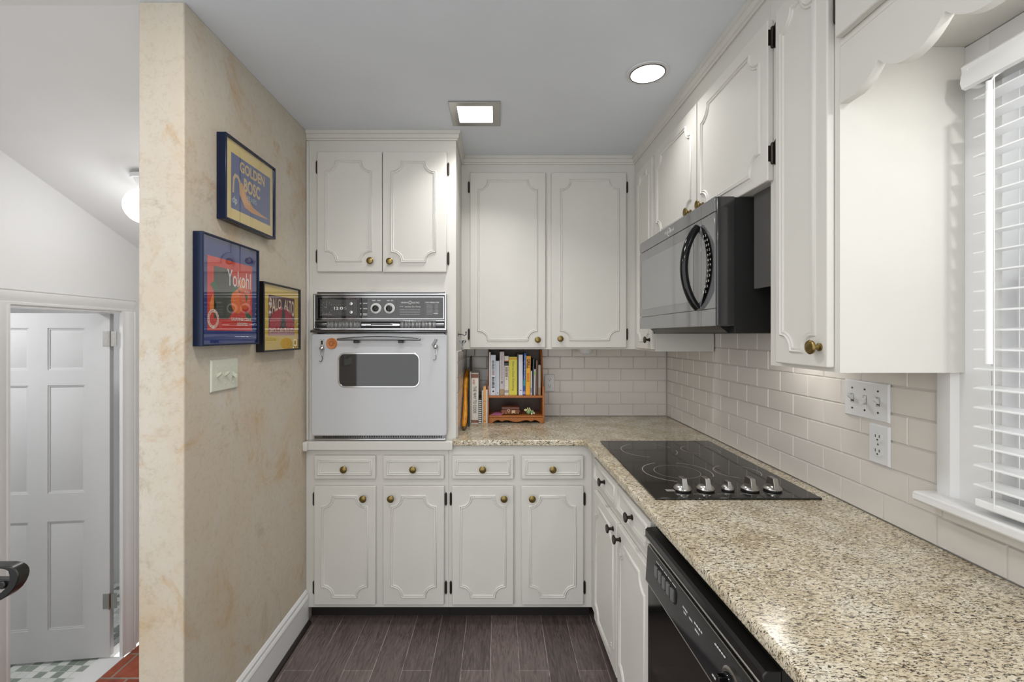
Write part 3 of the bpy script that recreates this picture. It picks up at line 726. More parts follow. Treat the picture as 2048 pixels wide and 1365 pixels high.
# door
od = P('oven_door', MB().prism(rrect(OX0 - 0.003, OX1 + 0.004, 0.934, 1.432, 0.014), 2.240, 2.2795, 'y'), 'enamel', t, bevel=0.005, seg=3)
wx0, wx1, wz0, wz1 = (676 - CX) * .002443, (840 - CX) * .002443, EYE - (775.5 - CY) * .002443, EYE - (706 - CY) * .002443
P('window_rim', MB().ringprism(rrect(wx0, wx1, wz0, wz1, 0.034, 8), rrect(wx0 + .007, wx1 - .007, wz0 + .007, wz1 - .007, 0.028, 8), 2.236, 2.2405), 'chrome', od, bevel=0.001)
P('oven_window', MB().prism(rrect(wx0 + .0065, wx1 - .0065, wz0 + .0065, wz1 - .0065, 0.028, 8), 2.2375, 2.2402, 'y'), 'ovenglass', od)
hm = MB(); N = 24; hx0, hx1 = (673 - CX) * .0024, (841 - CX) * .0024
top = []; bot = []
for i in range(N + 1):
    u = i / N; x = hx0 + (hx1 - hx0) * u; s_ = 1 - (2 * u - 1) ** 2
    top.append((x, 1.4105 + 0.012 * s_)); bot.append((x, 1.4005 + 0.001 * s_))
hm.prism(top + bot[::-1], 2.200, 2.214, 'y')
P('handle', hm, 'darkchrome', od, bevel=0.004)
for q in (708, 797): P('handle_mount', MB().box((q - CX) * .00242, (q + 10 - CX) * .00242, 2.206, 2.2405, 1.389, 1.402), 'blacksatin', od, bevel=0.002)
# bottom grille
bg = P('bottom_grille', MB().box(OX0 + 0.004, OX1 - 0.006, 2.262, 2.2795, 0.907, 0.932), 'darkchrome', t)
rb = MB()
for k in range(70):
    xx = -0.865 + k * 0.00845; rb.box(xx - .0022, xx + .0022, 2.2595, 2.2625, 0.921, 0.931)
P('grille_slots', rb, 'blackmatte', bg)
P('grille_bar', MB().cyl((0, 2.262, 0.913), 0.006, OX0 + 0.004, OX1 - 0.006, 'x', 12), 'chrome', bg)
# magnets on the door
om = MB().lathe([(0.027, 0), (0.027, 0.005), (0.0255, 0.007), (0.022, 0.006), (0.021, 0.0055), (0.001, 0.0055)], (-0.814, 2.2395, EYE - (687.5 - CY) * .002443), 'y', 32, -1)
tag(P('round_magnet', om, cmat((186, 116, 62), 0.5)), 'round brown wooden magnet on the white oven door near its handle', 'magnet')
mg = bpy.data.objects['round_magnet']; P('carving', MB().tube([(-0.814 + 0.010 * math.cos(a) * (1 + .3 * math.sin(3 * a)), 2.2338, EYE - 17.5 * .002443 + 0.010 * math.sin(a)) for a in [2 * PI * i / 18 for i in range(18)]], 0.0014, 6, closed=True), cmat((128, 74, 42)), mg)
for xm, z0, lbl, tilt in ((-0.860, 1.389, 'small square metal clip with dangling ring on the oven door near the plaster wall', 0.0), (-0.312, 1.386, 'small tilted metal clip with dangling ring on the oven door near the countertop', -0.55)):
    k = T('magnet_clip', lbl, 'magnet', (xm, 2.2395, z0))
    m = MB(); c, s_ = math.cos(tilt), math.sin(tilt)
    q = [(xm + c * a - s_ * b, z0 + s_ * a + c * b) for a, b in ((-.009, -.016), (.009, -.016), (.009, .018), (-.009, .018))] if tilt == 0 else [(xm + c * a - s_ * b, z0 + .006 + s_ * a + c * b) for a, b in ((-.0055, -.018), (.0055, -.018), (.0055, .018), (-.0055, .018))]
    m.prism(q, 2.232, 2.2395, 'y'); P('clip', m, 'chrome' if tilt == 0 else 'darkchrome', k, bevel=0.0015)
    if tilt == 0: P('clip_slot', MB().box(xm - .004, xm + .005, 2.2312, 2.2325, z0 - .008, z0 + .012), 'blackmatte', k)
    bx = xm + (0.002 if tilt == 0 else 0.006)
    P('magnet_ball', MB().sphere((bx, 2.226, z0 - .026 if tilt == 0 else z0 - .016), 0.012, 16, 10), 'chrome', k)
    zb = z0 - (.037 if tilt == 0 else .027)
    P('ring', MB().tube([(bx + .006 * math.cos(a), 2.228, zb - .014 + .014 * math.sin(a)) for a in [2 * PI * i / 20 for i in range(20)]], 0.0012, 6, closed=True), 'chrome', k)
    P('dangling_hook', MB().tube([(bx, 2.228, zb - .026), (bx + .002, 2.228, zb - .04), (bx - .002, 2.228, zb - .052), (bx - .009, 2.228, zb - .055), (bx - .012, 2.228, zb - .050)], 0.0018, 6), 'darkchrome', k)

# ------------------------------------------------------------------ base cabinets on the oven wall
def base_unit(name, label, x0, x1, top, doors, drawers):
    t = T(name, label, 'cabinet', ((x0 + x1) / 2, 2.5, 0), group=None)
    P('carcass', MB().box(x0, x1, YF, 2.905, 0.08, top), 'cab', t)
    P('toe_kick', MB().box(x0, x1, YF + 0.065, 2.905, 0.0, 0.08), 'dark', t)
    for a, b, kx, hx in doors:
        cab_door(t, a, b, 0.1003, 0.6848, 2.252, (kx, 0.628), [(hx, 0.616), (hx, 0.178)])
    for a, b in drawers:
        cab_door(t, a, b, 0.7192, 0.8346, 2.252, ((a + b) / 2, 0.771), (), (a + 0.024, b - 0.024, 0.7192 + 0.026, 0.8346 - 0.026), 'drawer', r=0)
    return t
base_unit('base_cabinet', 'cream base cabinet under the wall oven with two doors and two drawers', XL + 0.001, -0.2472, 0.8615,
          [(-0.9063, -0.6042, -0.6607, -0.9135), (-0.5673, -0.2677, -0.5256, -0.2600)], [(-0.9063, -0.6042), (-0.5673, -0.2677)])
base_unit('base_cabinet', 'cream base cabinet under the granite beneath the books with two doors and two drawers', -0.2462, 0.4620, 0.8835,
          [(-0.2284, 0.0737, 0.027, -0.2362), (0.113, 0.4175, 0.1646, 0.4260)], [(-0.2284, 0.0737), (0.113, 0.4175)])

# ------------------------------------------------------------------ base cabinet and dishwasher on the window wall
RB = math.radians(-90 + 1.23)
KNOB_B = MB().lathe([(0.0095, 0), (0.0095, 0.003), (0.006, 0.005), (0.0055, 0.017), (0.012, 0.020), (0.0165, 0.0225), (0.0172, 0.0255), (0.0150, 0.0285), (0.001, 0.030)], axis='y', n=24, flip=-1).mesh('knob', M['bronze'])
t = T('base_cabinet', 'cream base cabinet under the cooktop between the corner and the dishwasher', 'cabinet', (0.4625, 2.2695, 0), RB)
P('carcass', MB().box(0.0, 0.872, 0, 0.57, 0.08, 0.8835), 'cab', t)
P('toe_kick', MB().box(0.0, 0.872, 0.065, 0.57, 0.0, 0.08), 'dark', t)
for a, b, kx, hx in ((0.122, 0.498, 0.455, 0.114), (0.508, 0.864, 0.552, 0.869)):
    cab_door(t, a, b, 0.10, 0.703, -0.018, (kx, 0.661), [(hx, 0.637), (hx, 0.216)], kmesh=KNOB_B)
    cab_door(t, a, b, 0.748, 0.856, -0.018, ((a + b) / 2 + 0.01, 0.802), (), (a + 0.024, b - 0.024, 0.748 + 0.024, 0.856 - 0.024), 'drawer', r=0, kmesh=KNOB_B)

t = T('dishwasher', 'black dishwasher under the granite counter with push buttons and a dial', 'dishwasher', (0.447, 1.392, 0), RB)
P('dishwasher_body', MB().box(0.003, 0.600, 0.030, 0.56, 0.09, 0.848), 'blackmatte', t)
P('toe_panel', MB().box(0.003, 0.600, 0.075, 0.56, 0.0, 0.09), 'blackmatte', t)
P('top_strip', MB().prism([(0.030, 0.818), (0.002, 0.818), (-0.003, 0.823), (-0.003, 0.840), (0.003, 0.846), (0.030, 0.8475)], 0.003, 0.600, 'x'), 'blacksatin', t, bevel=0.002)
P('top_trim', MB().tube([(0.004, -0.0035, 0.8205), (0.599, -0.0035, 0.8205)], 0.0022, 8), 'steel', t)
P('handle_recess', MB().prism([(0.030, 0.818), (0.016, 0.817), (0.020, 0.797), (0.030, 0.796)], 0.006, 0.597, 'x'), 'blackgloss', t)
cpn = P('control_panel', MB().prism([(0.0295, 0.684), (0.003, 0.684), (-0.002, 0.690), (0.004, 0.790), (0.010, 0.797), (0.0295, 0.7965)], 0.003, 0.600, 'x'), pm('dishwasher_panel', (34, 34, 36), 0.16), t, bevel=0.0015)
P('panel_trim', MB().tube([(0.004, 0.0055, 0.796), (0.599, 0.0055, 0.796)], 0.0022, 8).tube([(0.004, -0.0005, 0.688), (0.599, -0.0005, 0.688)], 0.0022, 8), 'steel', cpn)
def yv(z): return -0.002 + (z - 0.690) * 0.06
P('button_recess', MB().prism(rrect(0.075, 0.225, 0.735, 0.776, 0.014), 0.0, 0.003, 'y'), 'blackmatte', cpn)
for k in range(5):
    x0 = 0.082 + k * 0.0285
    P('push_button', MB().prism(rrect(x0, x0 + 0.019, 0.739, 0.772, 0.004), -0.0045, 0.0015, 'y'), pm('button_grey', (92, 92, 94), 0.25), cpn, bevel=0.0015)
tm = TL()
for k in range(5): marks(0.080 + k * 0.0285, 0.102 + k * 0.0285, 0.7785, 0.782, yv(0.78) - .0004, tm, 4, seed=k)
for a, b, z in ((0.262, 0.288, 0.757), (0.268, 0.283, 0.748), (0.298, 0.315, 0.752), (0.325, 0.365, 0.757), (0.330, 0.352, 0.745)): marks(a, b, z, z + 0.005, yv(z) - .0006, tm, 4, seed=int(a * 1000))
P('small_print', tm, 'ink', cpn, smooth=0)
dc = (0.497, 0.0005, 0.742)
d = P('dial', MB().lathe([(0.034, -0.004), (0.034, 0.005), (0.030, 0.007), (0.026, 0.007)], dc, 'y', 32, -1), 'steel', cpn)
P('dial_grip', MB().lathe([(0.0255, 0.005), (0.024, 0.014), (0.022, 0.016), (0.001, 0.016)], dc, 'y', 28, -1).box(dc[0] - .006, dc[0] + .006, -.032, -.014, dc[2] - .023, dc[2] + .023), 'blackgloss', d, bevel=0.002)
tm = TL()
for k in range(5):
    tm.box(0.425 + k * 0.009, 0.431 + k * 0.009, -0.0006, 0.001, 0.776, 0.7785); tm.box(0.418 + k * 0.009, 0.424 + k * 0.009, -0.0028, -0.001, 0.706, 0.7085)
for a, b, z in ((.535, .590, .772), (.545, .592, .762), (.545, .575, .750)): marks(a, b, z, z + .0045, yv(z) - .0006, tm, 7, seed=int(a * 1000))
P('dial_print', tm, 'ink', cpn, smooth=0)
P('door_panel', MB().box(0.006, 0.597, 0.004, 0.0295, 0.115, 0.680), 'blackgloss', t, bevel=0.003)

# ------------------------------------------------------------------ granite counter and cooktop
ct = MB().prism([(-0.2055, 2.898), (-0.2055, 2.2785), (-0.2235, 2.2785), (-0.2235, 2.240), (0.405, 2.240), (0.4225, 2.225), (0.4590, 0.75), (0.4860, -0.42), (1.0635, -0.42), (1.0635, 2.899)], 0.884, 0.914, 'z')
tag(P('granite_countertop', ct, 'granite', ), 'speckled cream granite worktop running round the corner under books and cooktop', 'countertop')
gc = bpy.data.objects['granite_countertop']; wt = gc.data.attributes.new('bevel_weight_edge', 'FLOAT', 'EDGE')
front = lambda v: v.co.x < 0.50 and v.co.y < 2.25
for e in gc.data.edges:
    a, b = (gc.data.vertices[i] for i in e.vertices)
    wt.data[e.index].value = 1.0 if front(a) and front(b) else 0.0
bv = gc.modifiers.new('edge', 'BEVEL'); bv.width = 0.007; bv.segments = 3; bv.limit_method = 'WEIGHT'


t = T('cooktop', 'black glass electric cooktop with five metal knobs let into the granite', 'cooktop', (0.75, 1.815, 0.9142))
gp = P('glass_plate', MB().box(0.488, 1.008, 1.427, 2.202, 0.9142, 0.9202), 'cookglass', t, bevel=0.0015)
def ring_arc(mb, c, r, w, a0, a1):
    n = 40; o = []; i_ = []
    for k in range(n + 1):
        a = math.radians(a0 + (a1 - a0) * k / n); e = w * math.sin(PI * min(1, max(0.12, k / n))) if False else w
        o.append((c[0] + (r + e) * math.cos(a), c[1] + (r + e) * math.sin(a))); i_.append((c[0] + (r - e) * math.cos(a), c[1] + (r - e) * math.sin(a)))
    mb.add([(x, y, 0.9204) for x, y in o + i_], [(k, k + 1, n + 2 + k, n + 1 + k) for k in range(n)])
for c, arcs in (((0.663, 1.7035), [(0.1226, 0.0016, -30, 70), (0.1226, 0.0016, 110, 255), (0.0815, 0.0008, 0, 360)]), ((0.661, 2.020), [(0.118, 0.0016, 20, 60), (0.118, 0.0016, -40, -2), (0.118, 0.0016, 115, 255)]),
                ((0.889, 2.025), [(0.0785, 0.0016, -30, 60), (0.0785, 0.0016, 120, 250)]), ((0.886, 1.7035), [(0.080, 0.0016, -40, 65), (0.080, 0.0016, 110, 250)])):
    m = MB()
    for r, w, a0, a1 in arcs: ring_arc(m, c, r, w, a0, a1)
    P('burner_ring', m, 'ring', gp, smooth=0)
em = MB()
for k in range(3): em.prism([(0.548 + k * .0095, 1.489), (0.5565 + k * .0095, 1.489), (0.5545 + k * .0095, 1.506), (0.546 + k * .0095, 1.506)], 0.9203, 0.9206, 'z')
P('emblem', em, 'ring', gp)
pr = MB()
for kx in (0.6024, 0.6777, 0.7505, 0.8234, 0.897):
    for q in range(5): pr.box(kx + .020 + q * .005, kx + .023 + q * .005, 1.462, 1.464, 0.9203, 0.9206)
P('knob_print', pr, 'inkgrey', gp)
def ck_mesh(s):
    m = MB().lathe([(0.0275 * s, 0.003), (0.0285 * s, 0.006), (0.0245 * s, 0.012), (0.0190 * s, 0.017), (0.010 * s, 0.019), (0.001, 0.0195)], n=32)
    m.add([(-.009 * s, -.027 * s, .006), (.009 * s, -.027 * s, .006), (.0075 * s, -.017 * s, .042 * s), (-.0075 * s, -.017 * s, .042 * s), (-.009 * s, .026 * s, .006), (.009 * s, .026 * s, .006), (.0075 * s, .017 * s, .042 * s), (-.0075 * s, .017 * s, .042 * s)],
          [(0, 1, 2, 3), (4, 7, 6, 5), (0, 4, 5, 1), (1, 5, 6, 2), (2, 6, 7, 3), (3, 7, 4, 0)])
    return m
for i, kx in enumerate((0.6024, 0.6777, 0.7505, 0.8234, 0.897)):
    s = 0.72 if i == 2 else 1.0
    kb = P('knob', ck_mesh(s), 'steel', t, loc=(kx, 1.501, 0.9202), bevel=0.0012)
    P('knob_base', MB().cyl((0, 0, 0), 0.0265 * s, 0.0, 0.0045), 'blackmatte', kb)

# ------------------------------------------------------------------ wall units
t = T('wall_cabinet', 'cream wall cabinet with two tall doors above the bookshelf', 'cabinet', (0.4, 2.75, 1.347))
P('carcass', MB().box(-0.2108, 1.072, YU, 2.8985, 1.347, 2.438), 'cab', t)
cab_door(t, -0.1605, 0.2647, 1.3558, 2.344, 2.582, (0.2196, 1.4008), [(-0.1685, 2.265), (-0.1685, 1.432)], (-0.1115, 0.2145, 1.401, 2.296), r=0.053)
cab_door(t, 0.2985, 0.7208, 1.3558, 2.344, 2.582, (0.3463, 1.4065), [(0.7286, 2.265), (0.7286, 1.432)], (0.352, 0.6725, 1.402, 2.299), r=0.053)
t = T('puck_light', 'small round white lamp under the wall cabinet beside the bookshelf', 'lamp', (0.52, 2.75, 1.347))
P('housing', MB().lathe([(0.046, 1.3465), (0.046, 1.332), (0.040, 1.322)][::-1], (0.52, 2.75, 0), 'z', 28), 'plate', t)
P('lens', MB().lathe([(0.036, 1.322), (0.03, 1.316), (0.001, 1.314)][::-1], (0.52, 2.75, 0), 'z', 28), 'plate', t)

R90 = -PI / 2
t = T('wall_cabinet', 'narrow cream corner cabinet on the window wall beyond the microwave', 'cabinet', (XU, YU - 0.0005, 1.347), R90)
P('carcass', MB().box(0.0, 0.3495, 0, 0.285, 0.0, 1.091), 'cab', t)
cab_door(t, 0.088, 0.343, 0.009, 0.965, -0.018, (0.312, 0.057), [(0.080, 0.90), (0.080, 0.085)], (0.128, 0.300, 0.052, 0.918), kmesh=KNOB_B, r=0.04)
t = T('wall_cabinet', 'short cream two-door cabinet directly above the microwave', 'cabinet', (XU, 2.2495, 1.862), R90)
P('carcass', MB().box(0.0, 0.949, 0, 0.285, 0.0, 0.576), 'cab', t)
cab_door(t, 0.034, 0.496, 0.006, 0.452, -0.018, (0.452, 0.048), [(0.026, 0.39), (0.026, 0.075)])
cab_door(t, 0.508, 0.964, 0.0, 0.452, -0.018, (0.560, 0.046), [])
HP = MB().box(-0.012, -0.001, -0.0155, -0.001, -0.022, 0.022).prism([(0.002, -0.030), (0.012, -0.038), (0.020, -0.030), (0.020, 0.030), (0.012, 0.038), (0.002, 0.030)], -0.003, 0, 'y').cyl((0, -0.005, 0), 0.005, -0.024, 0.024, 'z', 12).sphere((0, -0.005, -0.026), 0.005, 10, 6).sphere((0, -0.005, 0.026), 0.005, 10, 6)
hmesh = HP.mesh('hinge', M['bronze'])
dB = [c for c in t.children if c.name.startswith('door')][-1]
for hz in (0.400, 0.075): link('hinge', hmesh, dB, (0.967, -0.0005, hz))
P('filler_panel', MB().box(0.832, 0.9490, 0.018, 0.028, -0.291, 0.0), 'filler', t)
t = T('wall_cabinet', 'single-door cream cabinet between the microwave and the window', 'cabinet', (XU, 1.300, 1.343), R90)
P('carcass', MB().box(0.0, 0.2635, 0, 0.270, 0.0, 1.095).box(0.2535, 0.2634, 0.2695, 0.2820, 0.0005, 0.737).box(0.001, 0.2634, 0.2695, 0.2985, 0.737, 1.0945), 'cab', t)
cab_door(t, 0.050, 0.248, 0.010, 0.968, -0.018, (0.224, 0.057), [(0.040, 0.080), (0.040, 0.88)], (0.081, 0.203, 0.048, 0.925), r=0.042)
t = T('wall_cabinet', 'cream cabinet with scalloped valance board above the window blind', 'cabinet', (XU, 1.0360, 2.08), R90)
P('carcass', MB().box(0.0, 1.43, 0.0, 0.298, 0.0, 0.358), 'cab', t)
dd = cab_door(t, 0.007, 0.42, 0.014, 0.238, -0.018, None, [], 'none')
hinge(dd, -0.010, -0.0005, 0.09); hinge(dd, -0.010, -0.0005, 0.205)
cab_door(t, 0.45, 0.87, 0.014, 0.238, -0.018, (0.48, 0.05), [], 'none')
vp = [(0.0, -0.0002), (1.43, -0.0002)][::-1]
pts = [(0.0, 0.0)]
x = 0.0; low, cus = -0.128, -0.091
edge = [(0.0, low), (0.045, low - 0.0005), (0.062, low + 0.004), (0.078, low + 0.013), (0.091, low + 0.024), (0.103, cus)]
x0 = 0.103
for k in range(9):
    for i in range(1, 13):
        u = i / 12.0; s = math.sqrt(max(0, 1 - (2 * u - 1) ** 2 * 0.999)) if False else 1 - abs(2 * u - 1) ** 2.1
        edge.append((x0 + 0.14 * u, cus - 0.038 * s))
    x0 += 0.14
poly = [(0.0, -0.0005)] + edge + [(edge[-1][0], -0.0005)]
P('valance_board', MB().prism(poly, 0.0, 0.020, 'y'), 'cab', t, smooth=30)

# ------------------------------------------------------------------ microwave
t = T('microwave', 'black microwave with arched handle fixed under the short cabinet', 'microwave', (0.675, 2.18, 1.43), R90)
P('body', MB().box(0.004, 0.753, 0.060, 0.386, 0.004, 0.428), 'blackmatte', t, bevel=0.002)
P('bezel_side', MB().box(0.0, 0.757, 0.003, 0.060, 0.026, 0.430), pm('bezel_gloss', (48, 48, 49), 0.12, coat=0.5), t, bevel=0.004, seg=3)  # black gloss; base raised to grey to stand in for reflections
P('base_tray', MB().prism([(0.03, 0.026), (0.055, 0.006), (0.36, 0.003), (0.36, 0.026)], 0.05, 0.72, 'x'), 'blacksatin', t)
dp = P('door', MB().box(0.002, 0.657, -0.003, 0.0028, 0.082, 0.381), 'mwglass', t, bevel=0.001)
P('window', MB().box(0.040, 0.60, -0.0042, -0.0029, 0.115, 0.340), 'mwwin', dp)
P('top_band', MB().box(0.002, 0.657, -0.003, 0.0028, 0.3835, 0.4295).box(0.6595, 0.755, -0.003, 0.0028, 0.3835, 0.4295), 'mwglass', t, bevel=0.001)
P('bottom_band', MB().box(0.002, 0.657, -0.003, 0.0028, 0.0265, 0.080).box(0.6595, 0.755, -0.003, 0.0028, 0.0265, 0.080), 'mwglass', t, bevel=0.001)
cpn = P('control_panel', MB().box(0.6595, 0.755, -0.003, 0.0028, 0.082, 0.381), 'mwglass', t, bevel=0.001)
kp = [(0.6605, 0.090)]
for i in range(21):
    u = i / 20; kp.append((0.6605 + 0.083 * (1 - (2 * u - 1) ** 2) ** 0.8, 0.092 + 0.266 * u))
kin = [(0.6605 + 0.044 * (1 - (2 * (i / 20) - 1) ** 2) ** 0.9 if 0 < i < 20 else 0.6605, 0.092 + 0.266 * i / 20) for i in range(21)][::-1]
P('keypad', MB().prism(kp[1:] + kin[1:-1], -0.006, -0.0029, 'y'), 'blackgloss', cpn)
tm = TL()
for r in range(12):
    z = 0.135 + r * 0.0165; w = 0.083 * (1 - (2 * ((z - .092) / .266) - 1) ** 2) ** 0.8
    for q, s_ in enumerate(('%d' % (2 + r % 8), '%d' % (2 + (r * 3) % 8))):
        x0 = 0.6605 + w - 0.030 + q * 0.015; lettering(s_, x0, x0 + 0.007, z, z + 0.007, -0.0063, None, None, mb=tm)
P('lettering', tm, 'ink', cpn, smooth=0)
pts = []; rr = []
for i in range(25):
    u = i / 24; s = 1 - (2 * u - 1) ** 2
    pts.append((0.640 + 0.004 * s, -0.006 - 0.048 * s ** 0.85, 0.088 + 0.272 * u)); rr.append(0.013)
P('handle', MB().tube(pts, rr, 12), 'blackgloss', t)
lettering('Whirlpool', 0.325, 0.425, 0.396, 0.413, -0.0034, 'ink', t, name='lettering')
P('logo', MB().tube([(0.372 + 0.016 * math.cos(a), -0.0034, 0.405 + 0.015 * math.sin(a)) for a in [PI * 2 * i / 24 for i in range(18)]], 0.0006, 5), 'ink', t)
P('side_vent', MB().prism(rrect(0.10, 0.20, 0.05, 0.085, 0.006), 0, 0.001, 'x') if False else MB().box(0.7532, 0.7542, 0.18, 0.30, 0.055, 0.085), 'blacksatin', t)

# ------------------------------------------------------------------ switches and sockets
def switch_plate(name, label, w, h, root, rz, mat, ups):
    t = T(name, label, 'switch', root, rz)
    pl = P('plate', MB().frustum_front(0, w, 0, h, 0, -0.006, 0.004), mat, t, bevel=0.001)
    for i, up in enumerate(ups):
        cx = w * (i + 0.5) / len(ups) * 0.86 + w * 0.07
        P('toggle', MB().add([(cx - .0045, -.006, h / 2 - .006), (cx + .0045, -.006, h / 2 - .006), (cx + .0045, -.006, h / 2 + .006), (cx - .0045, -.006, h / 2 + .006), (cx - .0042, -.021, h / 2 + up * .010 - .0045), (cx + .0042, -.021, h / 2 + up * .010 - .0045), (cx + .0042, -.021, h / 2 + up * .010 + .0045), (cx - .0042, -.021, h / 2 + up * .010 + .0045)],
                              [(4, 5, 6, 7), (0, 1, 5, 4), (1, 2, 6, 5), (2, 3, 7, 6), (3, 0, 4, 7)]), mat, t)
        P('toggle_slot', MB().ringprism([(cx - .0065, h / 2 - .013), (cx + .0065, h / 2 - .013), (cx + .0065, h / 2 + .013), (cx - .0065, h / 2 + .013)], [(cx - .0052, h / 2 - .0117), (cx + .0052, h / 2 - .0117), (cx + .0052, h / 2 + .0117), (cx - .0052, h / 2 + .0117)], -.0066, -.0055), 'inkgrey' if mat == 'plate' else mat, t)
        if mat == 'plate': P('toggle_gap', MB().box(cx - .0045, cx + .0045, -.0064, -.0055, h / 2 - up * .0045 - .005, h / 2 - up * .0045 + .001), 'panelgrey', t)
        for q in (-1, 1): P('screw', MB().cyl((cx, -.0062, h / 2 + q * .030), 0.0028, -.0012, 0.001, 'y', 10), 'darkchrome' if mat == 'plate' else mat, t)
    return t
switch_plate('switch_plate', 'ivory triple switch plate on the plaster wall below the pictures', 0.157, 0.110, (XL + 0.0006, 1.511, 1.236), PI / 2, 'ivory', (1, 1, -1))
switch_plate('switch_plate', 'white triple switch plate on the tiles above an outlet beside the window', 0.162, 0.110, (XR - 0.0102, 1.405, 1.186), R90, 'plate', (1, -1, 1))
def outlet(label, root, rz):
    w, h = 0.071, 0.112
    t = T('wall_outlet', label, 'outlet', root, rz)
    P('plate', MB().frustum_front(0, w, 0, h, 0, -0.006, 0.004), 'plate', t, bevel=0.001)
    for zc in (0.036, 0.076):
        so = P('socket', MB().prism([(w / 2 + .0165 * math.cos(a) * 1.0, zc + max(-.0125, min(.0125, .0165 * math.sin(a)))) for a in [2 * PI * i / 28 for i in range(28)]], -.0085, -.004, 'y'), 'plate', t)
        P('socket_slots', MB().box(w / 2 - .0075, w / 2 - .0055, -.0090, -.0083, zc - .0005, zc + .0075).box(w / 2 + .0055, w / 2 + .0075, -.0090, -.0083, zc - .0005, zc + .0075).cyl((w / 2, -.0085, zc - .0065), 0.0025, -.0005, 0.0002, 'y', 10), 'slot', so)
    P('screw', MB().cyl((w / 2, -.006, h / 2), 0.0028, -.0012, .001, 'y', 10), 'steel', t)
outlet('white double outlet on the back tiles beside the bookshelf', (0.288, YB - 0.0098, 1.069), 0) if False else None
t_o = outlet('white double outlet on the tiles below the white switch plate', (XR - 0.0102, 1.313, 1.067), R90)

# outlet on the oven wall: built in its own frame
def outlet_back():
    t = T('wall_outlet', 'white double outlet on the back tiles beside the bookshelf', 'outlet', (0.289, YB - 0.0100, 1.069), 0, world=False)
    w, h = 0.067, 0.110
    P('plate', MB().frustum_front(0, w, 0, h, 0, -0.006, 0.004), 'plate', t, bevel=0.001)
    for zc in (0.036, 0.076):
        so = P('socket', MB().prism([(w / 2 + .0165 * math.cos(a), zc + max(-.0125, min(.0125, .0165 * math.sin(a)))) for a in [2 * PI * i / 28 for i in range(28)]], -.0085, -.004, 'y'), 'plate', t)
        P('socket_slots', MB().box(w / 2 - .0078, w / 2 - .0052, -.0090, -.0083, zc - .0005, zc + .0075).box(w / 2 + .0052, w / 2 + .0078, -.0090, -.0083, zc - .0005, zc + .0075).cyl((w / 2, -.0085, zc - .0065), 0.0028, -.0005, 0.0002, 'y', 10), 'slot', so)
outlet_back()

# ------------------------------------------------------------------ ceiling lamps
t = T('recessed_lamp', 'round recessed ceiling lamp near the upper cabinets above the cooktop', 'lamp', (0.574, 1.766, ZC))
circ = lambda q: [(0.574 + q * math.cos(a), 1.766 + q * math.sin(a)) for a in [2 * PI * i / 40 for i in range(40)]]
P('trim_ring', MB().ringprism(circ(0.080), circ(0.066), 2.434, 2.4398, 'z'), 'plate', t, bevel=0.0015)
P('inner_ring', MB().ringprism([(0.574 + 0.0665 * math.cos(a), 1.766 + 0.0665 * math.sin(a)) for a in [2 * PI * i / 40 for i in range(40)]], [(0.574 + 0.063 * math.cos(a), 1.766 + 0.063 * math.sin(a)) for a in [2 * PI * i / 40 for i in range(40)]], 2.4325, 2.4385, 'z'), 'blacksatin', t)
P('lens', MB().cyl((0.574, 1.766, 0), 0.063, 2.4345, 2.4390, 'z', 40), 'lens', t)
t = T('square_lamp', 'square recessed ceiling lamp in front of the oven cabinet', 'lamp', (-0.105, 2.094, ZC))
sq = lambda h: [(-0.105 - h, 2.094 - h), (-0.105 + h, 2.094 - h), (-0.105 + h, 2.094 + h), (-0.105 - h, 2.094 + h)]
P('trim_frame', MB().ringprism(sq(0.113), sq(0.078), 2.433, 2.4398, 'z'), 'steel', t, bevel=0.002)
P('lens', MB().box(-0.105 - .078, -0.105 + .078, 2.094 - .078, 2.094 + .078, 2.4355, 2.4395), 'lens', t)

# ------------------------------------------------------------------ pictures on the plaster wall (local frame: x along the wall, y into it)
def picture(label, y0, y1, z0, z1, fw, matcol, frame_mat):
    t = T('framed_print', label, 'picture', (XL + 0.0008, y0, z0), PI / 2, group='framed fruit labels on the plaster wall')
    w, h = y1 - y0, z1 - z0
    P('frame', MB().ringprism([(0, 0), (w, 0), (w, h), (0, h)], [(fw, fw), (w - fw, fw), (w - fw, h - fw), (fw, h - fw)], -0.032, 0.0), frame_mat, t, bevel=0.0015)
    P('mount', MB().box(fw, w - fw, -0.022, -0.002, fw, h - fw), cmat(matcol, 0.7), t)
    P('glass', MB().box(fw, w - fw, -0.0275, -0.0265, fw, h - fw), 'picglass', t)
    return t
M['frameblue'] = pm('blue_black_frame', (18, 32, 62), 0.25, 0.4)
M['frameblack'] = pm('black_frame', (20, 20, 24), 0.3)
def pr_box(t, x0, x1, z0, z1, col):
    return P('print', MB().box(x0, x1, -0.0228, -0.0215, z0, z1), cmat(col, 0.6), t)
def shape(pr, poly, col, d, name='artwork'):
    return P(name, MB().prism(poly, d - 0.0002, d, 'y'), cmat(col, 0.6), pr, smooth=0)
D1, D2, D3, D4 = -0.0230, -0.0233, -0.0236, -0.0239
